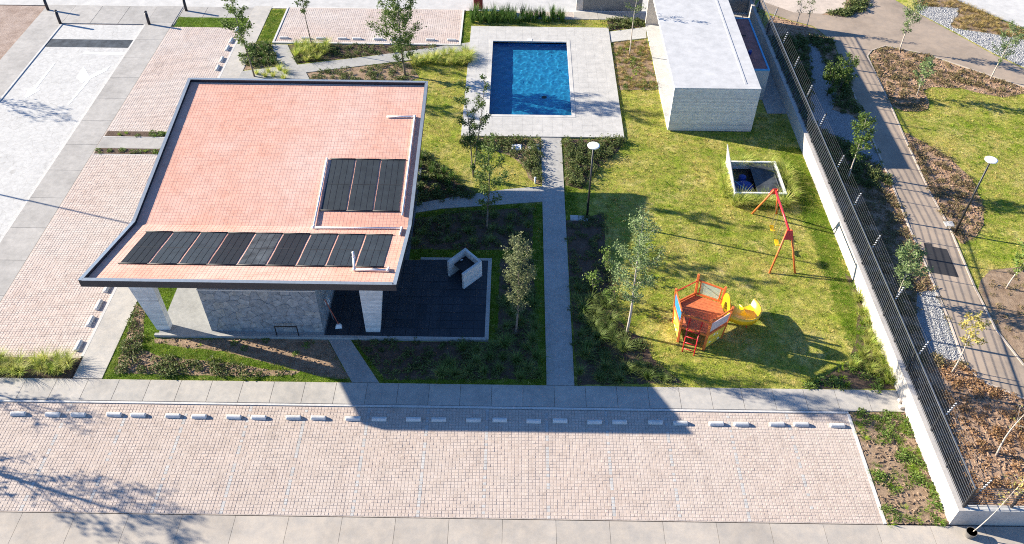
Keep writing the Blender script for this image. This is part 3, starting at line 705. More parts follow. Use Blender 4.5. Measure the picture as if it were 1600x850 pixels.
# ---- things on the roof
def on_roof(x, y, d=0.0): return Vector((x, y, roof_z(y) + d))
def solar_mat(x0, x1, y0, y1, mat, label, seed, strips=4):
    t = empty('solar_heater_mat', on_roof((x0 + x1) / 2, y0), label=label, cat='solar mat', group='black pool heating mats on the tiled roof')
    r = rng(seed); L = t.location
    w = (x1 - x0) / strips
    for k in range(strips):
        mb = MB(); n = 7
        for i in range(n):
            ya, yb = y0 + (y1 - y0) * i / n, y0 + (y1 - y0) * (i + 1) / n
            ja = .006 * math.sin(seed + i * 1.3); jb = .006 * math.sin(seed + (i + 1) * 1.3)
            xa, xb = x0 + k * w + .011, x0 + (k + 1) * w - .011
            pts = []
            for d in (.004, .024):
                for (x, y, j) in ((xa, ya, ja), (xb, ya, ja), (xb, yb, jb), (xa, yb, jb)): pts.append(tuple(on_roof(x + j, y, d) - L))
            mb.hexa(pts[:4], pts[4:])
        mb.build('strip', mat, t)
    for y in (y0, y1):
        a, b = on_roof(x0 - .045, y, .03) - L, on_roof(x1 + .045, y, .03) - L
        MB().tube([a, b], .032, 8).build('header_pipe', 'plastic_black', t, True)
    MB().bar(on_roof(x0 + .1, (y0 + y1) / 2, .026) - L, on_roof(x1 - .1, (y0 + y1) / 2, .026) - L, .03, .008).build('hold_down_strap', 'plastic_black', t)
MX0, MX1 = -16.5, -5.42
cols = ['mat_black', 'mat_blue', 'mat_blue', 'mat_black', 'mat_mottled', 'mat_black', 'mat_blue', 'mat_blue', 'mat_blue']
for i in range(9):
    w = (MX1 - MX0) / 9
    solar_mat(MX0 + i * w + .045, MX0 + (i + 1) * w - .045, 25.15, 28.0, cols[i], ['black', 'blue grey', 'mottled grey'][['mat_black', 'mat_blue', 'mat_mottled'].index(cols[i])] + ' heater mat in the front roof row, ' + ordinal(i, 9), i)
for i in range(3):
    solar_mat(-9.02 + i * 1.23 + .04, -9.02 + (i + 1) * 1.23 - .04, 29.72, 33.1, 'mat_blue', ['left', 'middle', 'right'][i] + ' heater mat of the three behind the front row', 20 + i)
def pipe(pts, label, r=.045, stub=None):
    t = empty('roof_pipe', on_roof(*pts[0][:2]), label=label, cat='pipe'); L = t.location
    P = [on_roof(p[0], p[1], .06 if len(p) < 3 else p[2]) - L for p in pts]
    Q = []
    for a, b in zip(P[:-1], P[1:]):                                 # break at the fold of the roof
        Q.append(a); ya, yb = (a + L).y, (b + L).y
        if (ya - RYF) * (yb - RYF) < 0:
            k = (RYF - ya) / (yb - ya); c = a.lerp(b, k); w = c + L; Q.append(on_roof(w.x, w.y, .07) - L)
    Q.append(P[-1])
    for i, (a, b) in enumerate(zip(Q[:-1], Q[1:])): MB().tube([a, b], r, 10).build('pipe_run', 'white_plastic', t, True)
    for c in P[1:-1]: MB().tube([c - Vector((0, 0, .06)), c + Vector((0, 0, .055))], r * 1.35, 10).build('elbow', 'white_plastic', t, True)
pipe([(-6.6, 36.15), (-5.17, 36.2), (-5.17, 29.45)], 'long white pipe along the right edge of the roof')
pipe([(-9.18, 33.1), (-9.12, 28.55), (-5.12, 28.6), (-5.12, 27.95)], 'white pipe bent round the three rear heater mats')
pipe([(-6.65, 25.3, .75), (-6.65, 25.3, .45), (-6.6, 24.85, .08), (-5.2, 24.8, .08), (-5.2, 25.05)], 'white riser pipe with a short run at the front roof edge', .05)

# ================================================================== OTHER BUILDINGS AND WALLS
class Thing:
    """an Empty at a thing's base; parts are given in world coordinates"""
    def __init__(s, name, base, label, cat, group=None):
        s.e = empty(name, base, label=label, cat=cat, **({'group': group} if group else {})); s.b = Vector(base)
    def part(s, name, mb, mat, parent=None, smooth=False, bevel=0, label=None):
        o = mb.build(name, mat, parent or s.e, smooth, bevel)
        if parent is None: o.location = -s.b
        if label: o['label'] = label
        return o
BX0, BX1, BY0, BY1, BH = 8.96, 13.88, 41.47, 56.2, 2.95
bath = Thing('bath_house', (11.4, 41.5, 0), 'board marked concrete bath house with pale flat roof, open towards the pool', 'building')
bath.part('floor', MB().box(BX0, BX1 - .1, BY0 + .25, 54.3, -.05, .09), 'smooth_concrete')
bath.part('front_wall', MB().box(BX0, BX1, BY0, BY0 + .24, .06, BH - .02), 'board_concrete', bevel=.015)
bath.part('footing', MB().box(BX0 + .2, BX1 - .15, BY0 + .06, BY0 + .24, -.1, .058), 'old_wall')
bath.part('side_wall', MB().box(BX1 - .2, BX1 - .002, BY0 + .242, BY1, -.1, BH - .19), 'board_concrete')
bath.part('back_wall', MB().box(BX0, BX1 - .21, 54.32, 54.52, 0, BH - .19), 'wall_render')
bath.part('partition', MB().box(11.6, 11.75, BY0 + .25, 54.3, .092, BH - .19), 'smooth_concrete')
rf = bath.part('roof_slab', MB().box(BX0, BX1, BY0 + .243, BY1, BH - .18, BH), 'white_roof', bevel=.01)
bath.part('roof_ridge', MB().prism([(13.02, BY0 + .5), (13.16, BY0 + .5), (13.16, BY1 - .2), (13.02, BY1 - .2)], BH - .01, BH + .022), 'white_roof', bevel=.012)
bath.part('roof_edge', MB().box(BX0 + .002, BX1 - .002, BY0 + .002, BY0 + .238, BH - .019, BH + .003), 'white_roof')

cis = Thing('cistern', (14.6, 45, 0), 'low concrete cistern with dull red top rimmed in blue', 'cistern')
CIX0, CIX1, CIY0, CIY1, CIZ = 13.9, 15.28, 44.98, 51.5, 2.12
cis.part('tank_wall', MB().box(CIX0, CIX1, CIY0, CIY1, -.1, CIZ - .1), 'cistern_wall')
cis.part('top', MB().box(CIX0 + .1, CIX1 - .1, CIY0 + .1, CIY1 - .1, CIZ - .099, CIZ - .05), 'cistern_red')
cis.part('rim', MB().box(CIX0, CIX1, CIY0, CIY0 + .1, CIZ - .098, CIZ).box(CIX0, CIX1, CIY1 - .1, CIY1, CIZ - .098, CIZ).box(CIX0, CIX0 + .1, CIY0 + .101, CIY1 - .101, CIZ - .098, CIZ).box(CIX1 - .1, CIX1, CIY0 + .101, CIY1 - .101, CIZ - .098, CIZ), 'cistern_blue')
bk = Thing('bucket', (14.42, 46.9, CIZ - .05), 'small blue bucket on the red cistern top', 'bucket')
bk.part('body', MB().tube([(14.42, 46.9, CIZ - .05), (14.42, 46.9, CIZ + .17)], [.09, .12], 12), 'blue_tarp')
bk.part('handle', MB().tube([(14.30, 46.9, CIZ + .17), (14.36, 46.9, CIZ + .26), (14.48, 46.9, CIZ + .26), (14.54, 46.9, CIZ + .17)], .008, 6), 'steel')
MB().bar((14.2, 49.2, CIZ - .03), (14.62, 49.15, CIZ - .03), .06, .04).build('offcut', 'mat_black', label='dark timber offcut lying on the cistern top', cat='offcut')

for x0, x1, lab in ((4.7, 8.9, 'dark grey street wall left of the bath house'), (13.95, 16.9, 'dark grey street wall behind the cistern')):
    t = Thing('street_wall', (x0, 56.4, 0), lab, 'wall')
    t.part('wall', MB().box(x0, x1, 56.4, 56.62, -.1, 2.4), 'old_wall'); t.part('coping', MB().box(x0 - .03, x1 + .03, 56.37, 56.65, 2.401, 2.47), 'wall_cap')
t = Thing('gate_post', (4.45, 56.4, 0), 'pale rendered gate post at the end of the street wall', 'post')
t.part('shaft', MB().box(4.2, 4.68, 56.38, 56.64, -.1, 2.6), 'wall_render'); t.part('cap', MB().box(4.15, 4.69, 56.33, 56.69, 2.601, 2.68), 'wall_cap')
t = Thing('gate_post', (-2.85, 56.4, 0), 'dark red gate post beside the iris hedge', 'post')
t.part('shaft', MB().box(-3.15, -2.5, 56.3, 56.6, -.1, 2.5), 'brick_red', bevel=.02); t.part('cap', MB().box(-3.2, -2.45, 56.25, 56.65, 2.501, 2.58), 'brick_red')

# boundary wall with fence
WX0, WX1, WYA, WYB, WZ = 16.44, 16.66, 16.14, 56.3, 1.0
w1 = Thing('boundary_wall', (16.55, 16.2, 0), 'long low rendered boundary wall between garden and park', 'wall')
w1.part('wall', MB().box(WX0, WX1, WYA, WYB, -.9, WZ - .03), 'wall_render')
w1.part('capping', MB().box(WX0 - .01, WX1 + .01, WYA - .01, WYB, WZ - .029, WZ), 'wall_cap')
w2 = Thing('boundary_wall', (22, 16.2, 0), 'low grey wall running right from the fence corner', 'wall')
w2.part('wall', MB().box(WX1 + .001, 40, WYA, WYA + .22, -.15, WZ - .03), 'wall_cap')
w2.part('capping', MB().box(WX1 + .012, 40, WYA - .01, WYA + .23, WZ - .028, WZ + .001), 'smooth_concrete')
INS = [16.3, 19.66, 22.74, 25.86, 29.23, 32.33, 35.41, 39.15, 42.12, 45.31, 48.32, 51.4, 54.5]
fen = Thing('rail_fence', (16.57, 16.3, WZ), 'black horizontal rail fence on the long boundary wall', 'fence')
FX = 16.57; NR = 9; FT = 2.3
for k in range(NR):
    z = 1.1 + (FT - 1.1) * k / (NR - 1)
    fen.part('rail', MB().bar((FX, WYA + .1, z), (FX, WYB, z), .015 if k < NR - 1 else .045, .015 if k < NR - 1 else .045), 'rail_paint' if k < NR - 1 else 'steel')
fp = []
for a, b in zip(INS[:-1], INS[1:]):
    fp += [(a, .07)] + [(a + (b - a) * j / 2, .036) for j in (1,)]
fp.append((INS[-1], .07))
for y, w in fp:
    fen.part('post', MB().box(FX + .03, FX + .03 + w, y - w / 2, y + w / 2, WZ, FT + .02), 'black_paint')
f2 = Thing('rail_fence', (20, 16.25, WZ), 'black rail fence on the low wall right of the corner', 'fence')
for k in range(NR):
    z = 1.1 + (FT - 1.1) * k / (NR - 1)
    f2.part('rail', MB().bar((FX + .1, WYA + .11, z), (40, WYA + .11, z), .015, .015 if k < NR - 1 else .045), 'rail_paint')
for x in [18.4, 20.4, 22.4, 24.4, 26.4, 28.4]: f2.part('post', MB().box(x - .035, x + .035, WYA + .126, WYA + .196, WZ, FT + .02), 'black_paint')
ef = Thing('electric_fence', (16.7, 16.3, WZ), 'electric security wires with white insulators above the rail fence', 'electric fence')
def ins_pt(y, z): return Vector((16.70 + .28 * (z - 1.0) / 1.9, y, z))
WZS = [2.14 + .135 * k for k in range(6)]
for i, y in enumerate(INS):
    th = .03 if i in (0, 4, 7) else .02
    ps = ef.part('support', MB().tube([ins_pt(y, 1.0), ins_pt(y, 2.92)], th, 6), 'black_paint')
    mb = MB()
    for z in WZS:
        c = ins_pt(y, z) + Vector((-.055, -.03, 0)); mb.tube([c - Vector((.03, 0, 0)), c + Vector((.03, 0, 0))], [.022, .026], 8)
    io = ef.part('insulators', mb, 'insulator', ps)
for z in WZS:
    ef.part('wire', MB().tube([ins_pt(y, z) + Vector((-.05, 0, -.0 if k % 2 == 0 else -.01)) for k, y in enumerate(INS)], .0035, 4), 'wire_dark')

# ================================================================== STREET FURNITURE
def lamp(x, y, h, label, z0=0.0):
    t = Thing('lamp_post', (x, y, 0), label, 'lamp post'); t.e.location.z = z0
    t.part('base_plate', MB().box(x - .15, x + .15, y - .15, y + .15, 0, .03), 'black_paint')
    t.part('pole', MB().tube([(x, y, .03), (x, y, 1.2), (x, y, h - .12)], [.062, .055, .042], 12), 'black_paint', smooth=True)
    hd = t.part('lamp_head', MB().tube([(x, y, h - .13), (x, y, h - .06), (x, y, h - .05), (x, y, h), (x, y, h + .02)], [.08, .14, .29, .305, .26], 28), 'lamp_white', smooth=False)
    t.part('lens', MB().tube([(x, y, h - .068), (x, y, h - .052)], .25, 24), 'white_plastic', hd)
    for k in range(4):
        a = math.pi / 4 + k * math.pi / 2
        t.part('bolt', MB().tube([(x + .14 * math.cos(a), y + .14 * math.sin(a), .03), (x + .14 * math.cos(a), y + .14 * math.sin(a), .07)], .015, 6), 'steel')
lamp(3.78, 33.5, 4.62, 'slim lamp post with white disc head on the garden lawn')
lp = GK(1491, 365)
lamp(lp[0], lp[1], 4.8, 'slim lamp post with white disc head beside the park path', lp[2])
lamp(-34.6, 36.9, 6.6, 'tall lamp post with white disc head on the bare earth left of the driveway')
for (x, y), lab in zip([(-33.43, 55.51), (-31.79, 53.58), (-25.6, 53.6), (-23.61, 55.65)], ['dark bollard at the street, farthest left', 'dark bollard at the left end of the driveway mouth', 'dark bollard at the right end of the driveway mouth', 'dark bollard at the street, above the small lawn patch']):
    t = Thing('bollard', (x, y, -.05), lab, 'bollard', 'dark bollards by the driveway')
    t.part('shaft', MB().tube([(x, y, -.05), (x, y, .82)], .10, 14), 'bollard_paint', smooth=True)
    t.part('neck', MB().tube([(x, y, .821), (x, y, .87)], .07, 14), 'white_plastic', smooth=True)
    t.part('cap', MB().tube([(x, y, .871), (x, y, .93), (x, y, .95)], [.10, .10, .07], 14), 'bollard_paint', smooth=True)

def stop_mesh():
    L, W, Hh = .30, .10, .13; prof = [(-W, 0), (-W, .05), (-W * .72, .105), (-W * .35, Hh), (W * .35, Hh), (W * .72, .105), (W, .05), (W, 0)]
    n = len(prof); v = []
    for sx, sc_ in ((-L, .88), (-L + .03, 1), (L - .03, 1), (L, .88)): v += [(sx, p[0] * sc_, p[1] * sc_) for p in prof]
    f = [(k * n + i, k * n + (i + 1) % n, (k + 1) * n + (i + 1) % n, (k + 1) * n + i) for k in range(3) for i in range(n)] + [tuple(range(n))[::-1], tuple(range(3 * n, 4 * n))]
    mb = MB(); mb.add(v, f); return mb.mesh('wheel_stop', 'stop_concrete')
SM = stop_mesh(); rr = rng(8)
for i, x in enumerate(STOPS):
    link('wheel_stop', SM, None, (x, 20.55 + rr.uniform(-.025, .025), -.002), rr.uniform(-.03, .03), label='concrete wheel stop in the front car park, ' + (ORD[i] + ' from the left' if i < 14 else ORD[27 - i] + ' from the right'), cat='wheel stop', group='wheel stops of the front car park')
bs = [-15.83, -14.34, -13.34, -11.87, -10.87, -9.42, -8.36, -5.88, -4.44]
for i, x in enumerate(bs):
    link('wheel_stop', SM, None, (x, 51.75, .038), rr.uniform(-.03, .03), label='concrete wheel stop in the back car park, ' + ordinal(i, 9), cat='wheel stop', group='wheel stops of the back car park')
ls = [24.26, 25.73, 26.76, 27.89, 47.86, 48.91, 50.36, 51.38, 52.9]
for i, y in enumerate(ls):
    link('wheel_stop', SM, None, (-19.33, y, -.012), math.pi / 2 + rr.uniform(-.04, .04), label='concrete wheel stop along the left car park, ' + ordinal(i, 9, 'the near end', 'the street end'), cat='wheel stop', group='wheel stops of the left car park')

def plate(px, w, d, label, mat='grey_stone', z=.012):
    x, y, zz = (*G(*px), 0.0) if px[0] < 1400 else GK(*px)
    t = Thing('utility_box', (x, y, 0), label, 'utility cover'); t.e.location.z = zz
    t.part('frame', MB().box(x - w / 2, x + w / 2, y - d / 2, y + d / 2, -.05, z + .03), mat)
    t.part('lid', MB().box(x - w / 2 + .04, x + w / 2 - .04, y - d / 2 + .04, y + d / 2 - .04, z + .031, z + .05), mat)
    t.part('lifting_eye', MB().tube([(x - .03, y, z + .052), (x - .03, y, z + .075), (x + .03, y, z + .075), (x + .03, y, z + .052)], .008, 5), 'steel')
plate((897.5, 341), .42, .42, 'grey utility cover left of the garden lamp post', 'smooth_concrete')
plate((911.5, 342), .46, .42, 'grey utility cover at the foot of the garden lamp post', 'grey_stone')
plate((806.5, 231.5), .62, .55, 'white utility cover in the bed below the pool, left one', 'white_paint', .06)
plate((834, 231.5), .62, .55, 'white utility cover in the bed below the pool, beside the walk', 'white_paint', .06)
plate((1483, 351), .5, .5, 'grey utility cover beside the park lamp post', 'smooth_concrete')
x, y = G(836, 287); t = Thing('vent_pipe', (x, y, 0), 'short white vent pipe at the fork of the garden walks', 'pipe')
t.part('pipe', MB().tube([(x, y, 0), (x, y, .36)], .045, 10), 'white_plastic', smooth=True); t.part('cap', MB().tube([(x, y, .36), (x, y, .43)], .06, 10), 'white_plastic')
for (a, b), lab in (((1406, 628), 'rough pale stone block by the wall, farther one'), ((1407.5, 638.5), 'rough pale stone block by the wall, nearer one')):
    x, y = G(a, b); mb = MB().hexa([(x - .12, y - .1, .06), (x + .13, y - .09, .06), (x + .11, y + .1, .06), (x - .13, y + .09, .06)], [(x - .09, y - .08, .2), (x + .11, y - .07, .19), (x + .09, y + .08, .21), (x - .1, y + .06, .18)])
    mb.build('stone_block', 'wall_render', bevel=.02, label=lab, cat='stone block')

# steel hoop in front of the stone wall, broom and pail beside it
t = Thing('steel_hoop', (-10.1, 24.95, .15), 'low square steel hoop rail in front of the stone wall', 'rail')
t.part('leg', MB().tube([(-10.6, 24.92, .15), (-10.6, 24.92, .74)], .026, 8), 'black_paint'); t.part('leg', MB().tube([(-9.62, 24.92, .15), (-9.62, 24.92, .74)], .026, 8), 'black_paint')
t.part('top_bar', MB().tube([(-10.62, 24.92, .75), (-9.60, 24.92, .75)], .03, 8), 'black_paint')
t = Thing('broom', (-7.95, 25.55, .15), 'broom with red handle leaning on the stone wall corner', 'broom')
t.part('handle', MB().tube([(-7.9, 25.5, .3), (-8.45, 25.95, 1.45)], .022, 8), 'broom_red'); t.part('brush', MB().hexa([(-8.05, 25.35, .15), (-7.75, 25.4, .15), (-7.78, 25.6, .15), (-8.08, 25.55, .15)], [(-7.98, 25.44, .33), (-7.83, 25.46, .33), (-7.84, 25.54, .33), (-7.99, 25.52, .33)]), 'white_plastic')
t = Thing('mop', (-8.2, 25.8, .15), 'mop with white head upwards leaning beside the broom', 'mop')
t.part('handle', MB().tube([(-8.22, 25.9, .15), (-8.42, 26.1, 1.3)], .02, 8), 'steel')
mb = MB()
for k in range(14):
    a = k * .9; mb.tube([(-8.42, 26.1, 1.3), (-8.42 + .1 * math.cos(a), 26.1 + .1 * math.sin(a), 1.32), (-8.42 + .14 * math.cos(a), 26.1 + .14 * math.sin(a), 1.1)], .02, 5)
t.part('mop_head', mb, 'white_plastic')

# barbecue: a U of concrete walls, open to the near left
A_, B_, C_, D_ = Vector((-3.18, 28.9, 0)), Vector((-2.36, 28.0, 0)), Vector((-1.53, 28.92, 0)), Vector((-2.36, 29.85, 0))
bb = Thing('barbecue', (-2.36, 28.9, .15), 'concrete barbecue enclosure open on one side on the dark terrace', 'barbecue')
def wall_seg(p, q, inward, z0, z1, th=.12):
    n = inward.normalized() * th; a = [p, q, q + n, p + n]
    return MB().hexa([(v.x, v.y, z0) for v in a], [(v.x, v.y, z1) for v in a])
e1 = (D_ - A_).normalized(); e2 = (B_ - A_).normalized()
bb.part('side_wall', wall_seg(A_, D_, e2, .15, 1.12), 'board_concrete'); bb.part('side_wall', wall_seg(B_, C_, -e2, .15, 1.12), 'board_concrete')
bb.part('back_wall', wall_seg(D_ + e2 * .121, C_ - e2 * .121, -e1, .15, 1.118), 'board_concrete')
o1 = A_ + e1 * .35 + e2 * .13; L1 = (B_ - A_).length - .26; L2 = (D_ - A_).length - .49
def rotbox(o, l1, l2, z0, z1): return MB().hexa([(v.x, v.y, z0) for v in (o, o + e2 * l1, o + e2 * l1 + e1 * l2, o + e1 * l2)], [(v.x, v.y, z1) for v in (o, o + e2 * l1, o + e2 * l1 + e1 * l2, o + e1 * l2)])
bb.part('hearth', rotbox(o1, L1, L2, .7, .76), 'black_paint')
for k in range(8): bb.part('grill_bar', MB().bar(o1 + e2 * (L1 * (k + .5) / 8) + Vector((0, 0, .82)), o1 + e2 * (L1 * (k + .5) / 8) + e1 * L2 + Vector((0, 0, .82)), .012, .012), 'black_paint')
pp = o1 + e2 * .1 + e1 * .35; MB().bar(pp + Vector((0, 0, .84)), pp + e1 * .12 + e2 * .05 + Vector((0, 0, .84)), .05, .02).build('grill_brush', 'white_plastic', label='small white object lying on the barbecue grill', cat='brush')

# pump pit with raised flap
pit = Thing('pump_pit', (13.1, 36.5, 0), 'white walled pump pit with a raised side flap on the lawn', 'pump pit')
PX0, PX1, PY0, PY1, PZ = 11.72, 14.5, 35.12, 38.0, .5
for a in ((PX0, PX1, PY0, PY0 + .12), (PX0, PX1, PY1 - .12, PY1), (PX0, PX0 + .12, PY0 + .121, PY1 - .121), (PX1 - .12, PX1, PY0 + .121, PY1 - .121)): pit.part('pit_wall', MB().box(*a, -.1, PZ), 'white_paint', bevel=.01)
pit.part('pit_floor', MB().box(PX0 + .12, PX1 - .12, PY0 + .12, PY1 - .12, -.1, .02), 'black_paint')
pit.part('cover', MB().box(12.98, 14.27, PY0 + .125, PY1 - .125, .40, .43), 'mat_mottled')
pit.part('flap', MB().hexa([(11.74, 35.15, PZ + .002), (11.78, 35.15, PZ + .002), (11.78, 37.97, PZ + .002), (11.74, 37.97, PZ + .002)], [(11.68, 35.22, PZ + .12), (11.72, 35.22, PZ + .12), (11.62, 37.97, 1.62), (11.58, 37.97, 1.62)]), 'smooth_concrete')
pit.part('track', MB().bar((14.32, PY0 + .15, .47), (14.32, PY1 - .15, .47), .03, .03).bar((14.20, PY0 + .15, .46), (14.20, PY1 - .6, .46), .02, .02), 'steel')
tb = Thing('water_tank', (12.4, 36.1, .02), 'blue domed water tank inside the pump pit', 'tank')
tb.part('body', MB().tube([(12.42, 36.0, .02), (12.42, 36.0, .2), (12.42, 36.0, .33), (12.42, 36.0, .40), (12.42, 36.0, .43)], [.56, .56, .46, .28, .12], 24), 'blue_tarp', smooth=True)
tb.part('neck', MB().tube([(12.46, 36.75, .02), (12.46, 36.75, .36), (12.46, 36.75, .4)], [.2, .2, .12], 16), 'blue_tarp', smooth=True)
tb.part('hose', MB().tube([(11.9, 36.2, .46), (12.2, 35.75, .47), (12.45, 35.4, .44)], .02, 6), 'cistern_blue')

# ================================================================== PLAYGROUND
ship = Thing('play_ship', (8.4, 25.7, 0), 'orange wooden play ship with yellow slide on the lawn', 'play structure')
TOPS = {'F': (7.36, 24.97), 'E': (8.52, 24.47), 'D': (9.56, 25.2), 'B': (9.45, 26.42), 'A': (8.3, 26.98), 'C': (7.22, 26.27)}
CEN = Vector((8.4, 25.72, 0)); DZ = 1.12; HZ = {'F': 1.98, 'E': 2.05, 'D': 2.12, 'B': 2.12, 'A': 2.32, 'C': 2.12}
def post_at(k, z):
    tp = Vector((*TOPS[k], 0)); bt = CEN + (tp - CEN) * (.86 if k in 'ABCD' else .93)
    q = bt.lerp(tp, z / 2.1); return Vector((q.x, q.y, z))
for k in TOPS: ship.part('post', MB().bar(post_at(k, 0), post_at(k, HZ[k]), .11, .11, (.9, -.42, 0)), 'orange_wood', bevel=.012)
hexp = [tuple(post_at(k, DZ).xy) for k in 'FEDBAC']
pd = Vector((1.08, -.5, 0)).normalized(); pn = Vector((-pd.y, pd.x, 0))
lo = min(Vector((*p, 0)).dot(pn) for p in hexp); hi = max(Vector((*p, 0)).dot(pn) for p in hexp); NP = 13
for i in range(NP):
    a, b = lo + (hi - lo) * i / NP + .006, lo + (hi - lo) * (i + 1) / NP - .006
    q = clip(clip(hexp, -pn.x, -pn.y, -a), pn.x, pn.y, b)
    if len(q) > 2: ship.part('deck_plank', MB().prism(q, DZ - .04, DZ), 'deck_wood')
def seg(k1, k2, z1, z2=None, w=.05, h=.09, name='beam', mat='orange_wood', s0=0.0, s1=1.0):
    a, b = post_at(k1, z1), post_at(k2, z2 or z1); return ship.part(name, MB().bar(a.lerp(b, s0), a.lerp(b, s1), w, h), mat)
for a, b in ('FE', 'ED', 'DB', 'BA', 'AC', 'CF'): seg(a, b, DZ - .1, w=.06, h=.13)
seg('F', 'E', 1.86, w=.06, h=.11); seg('E', 'D', 1.9, 2.0, w=.05, h=.1); seg('C', 'F', 2.0, 1.86, w=.05, h=.09)
seg('A', 'C', 1.95, 1.95, .035, .035, 'bar', 'red_paint'); seg('A', 'C', DZ + .09, None, .05, .12); seg('B', 'A', 1.95, 2.0, .05, .07); seg('B', 'A', DZ + .1, None, .05, .09)
def panel(k1, k2, z0, z1, name, mat, s0=.06, s1=.94, off=0.0, th=.025):
    a0, b0, a1, b1 = post_at(k1, z0), post_at(k2, z0), post_at(k1, z1), post_at(k2, z1)
    n = (b0 - a0).cross(Vector((0, 0, 1))).normalized()
    P = [a0.lerp(b0, s0), a0.lerp(b0, s1), a1.lerp(b1, s1), a1.lerp(b1, s0)]; P = [p + n * off for p in P]
    return ship.part(name, MB().hexa([tuple(p) for p in P], [tuple(p + n * th) for p in P]), mat), P, n
panel('C', 'F', DZ + .12, 1.86, 'side_panel', 'blue_panel'); panel('E', 'D', DZ + .1, 1.78, 'side_panel', 'pink_panel')
panel('B', 'A', DZ + .18, 1.92, 'window_panel', 'clear_panel', .14, .86)
for s in (.12, .87): seg('B', 'A', DZ + .1, None, .05, .05) if False else ship.part('frame', MB().bar(post_at('B', DZ + .1).lerp(post_at('A', DZ + .1), s), post_at('B', 1.95).lerp(post_at('A', 2.0), s), .045, .045), 'orange_wood')
for k1, k2 in (('C', 'F'), ('E', 'D')):
    ob, P, n = panel(k1, k2, .12, DZ - .18, 'hull_panel', 'yellow_panel'); r = rng(ord(k1))
    for q in range(9):                                              # raised star shapes
        u, v = .12 + .76 * ((q * .618) % 1), .14 + .72 * r.random(); c = P[0].lerp(P[1], u).lerp(P[3].lerp(P[2], u), v) + n * .027
        ex = (P[1] - P[0]).normalized(); ez = (P[3] - P[0]).normalized(); pts = []
        for i in range(10):
            a = i * math.pi / 5 + r.random() * .1; R_ = .075 if i % 2 == 0 else .033; pts.append(c + ex * math.cos(a) * R_ + ez * math.sin(a) * R_)
        mb = MB(); mb.add([tuple(p) for p in pts] + [tuple(p + n * .012) for p in pts], [tuple(range(10, 20))] + [(i, (i + 1) % 10, 10 + (i + 1) % 10, 10 + i) for i in range(10)])
        ship.part('star', mb, 'white_paint' if q % 2 else 'yellow_plastic', ob)
# yellow arch hood at the slide mouth
a, b = post_at('D', DZ), post_at('B', DZ); ex = (b - a).normalized(); n = ex.cross(Vector((0, 0, 1))).normalized(); Lh = (b - a).length
out = []; inn = []
for i in range(13):
    th = math.pi * i / 12; c = a.lerp(b, .5)
    out.append(c - ex * math.cos(th) * Lh * .44 + Vector((0, 0, .35 + math.sin(th) * .72 if 0 < i < 12 else 0))); inn.append(c - ex * math.cos(th) * Lh * .22 + Vector((0, 0, .22 + math.sin(th) * .42 if 0 < i < 12 else 0)))
mb = MB(); v = []; 
for p in (out, inn): v += [tuple(q + n * .02) for q in p] + [tuple(q + n * .05) for q in p]
f = []
for i in range(12): f += [(i, i + 1, 26 + i + 1, 26 + i), (13 + i, 39 + i, 39 + i + 1, 13 + i + 1), (i, 13 + i, 13 + i + 1, i + 1), (26 + i, 26 + i + 1, 39 + i + 1, 39 + i)]
mb.add(v, f); ship.part('hood', mb, 'yellow_plastic')
# curved slide chute
path = [Vector(p) for p in ((9.42, 25.8, 1.1), (9.75, 25.72, 1.02), (10.15, 25.68, .82), (10.55, 25.85, .62), (10.85, 26.22, .44), (10.92, 26.65, .32), (10.8, 27.0, .27))]
fine = []
for i in range(len(path) - 1):
    p0, p1, p2, p3 = path[max(i - 1, 0)], path[i], path[i + 1], path[min(i + 2, len(path) - 1)]
    for j in range(4):
        t_ = j / 4; fine.append(.5 * ((2 * p1) + (p2 - p0) * t_ + (2 * p0 - 5 * p1 + 4 * p2 - p3) * t_ ** 2 + (3 * p1 - p0 - 3 * p2 + p3) * t_ ** 3))
fine.append(path[-1]); prof = [(-.40, .30), (-.34, .30), (-.30, .06), (-.18, -.0), (.18, 0), (.30, .06), (.36, .38), (.42, .38), (.38, .02), (.2, -.06), (-.2, -.06), (-.36, .02)]
mb = MB(); n_ = len(prof)
for i, p in enumerate(fine):
    tg = (fine[min(i + 1, len(fine) - 1)] - fine[max(i - 1, 0)]); tg.z = 0; tg.normalize(); sd_ = tg.cross(Vector((0, 0, 1)))
    for (u, w) in prof: mb.v.append(tuple(p + sd_ * u + Vector((0, 0, w))))
for i in range(len(fine) - 1):
    for k in range(n_): mb.f.append((i * n_ + k, i * n_ + (k + 1) % n_, (i + 1) * n_ + (k + 1) % n_, (i + 1) * n_ + k))
ship.part('slide', mb, 'yellow_plastic', smooth=True)
ship.part('slide_leg', MB().tube([(10.68, 25.95, 0), (10.66, 26.0, .52)], .03, 8), 'red_paint')
ship.part('slide_leg', MB().tube([(10.9, 26.6, 0), (10.9, 26.6, .27)], .03, 8), 'red_paint')
# ladder and grab loops
la0, lb0, la1, lb1 = Vector((7.55, 24.42, 0)), Vector((8.03, 24.2, 0)), Vector((7.68, 24.88, DZ)), Vector((8.18, 24.66, DZ))
for a, b in ((la0, la1), (lb0, lb1)): ship.part('ladder_rail', MB().tube([a, b], .028, 8), 'red_paint', smooth=True)
for k in range(4):
    s = .16 + .24 * k; ship.part('rung', MB().tube([la0.lerp(la1, s), lb0.lerp(lb1, s)], .022, 8), 'red_paint', smooth=True)
for a in (la1, lb1):
    d = Vector((.12, .26, 0)); ship.part('grab_loop', MB().tube([a + Vector((0, 0, .02)), a + Vector((0, 0, .55)), a + d * .3 + Vector((0, 0, .66)), a + d * .8 + Vector((0, 0, .62)), a + d + Vector((0, 0, .5)), a + d], .02, 8), 'red_paint', smooth=True)

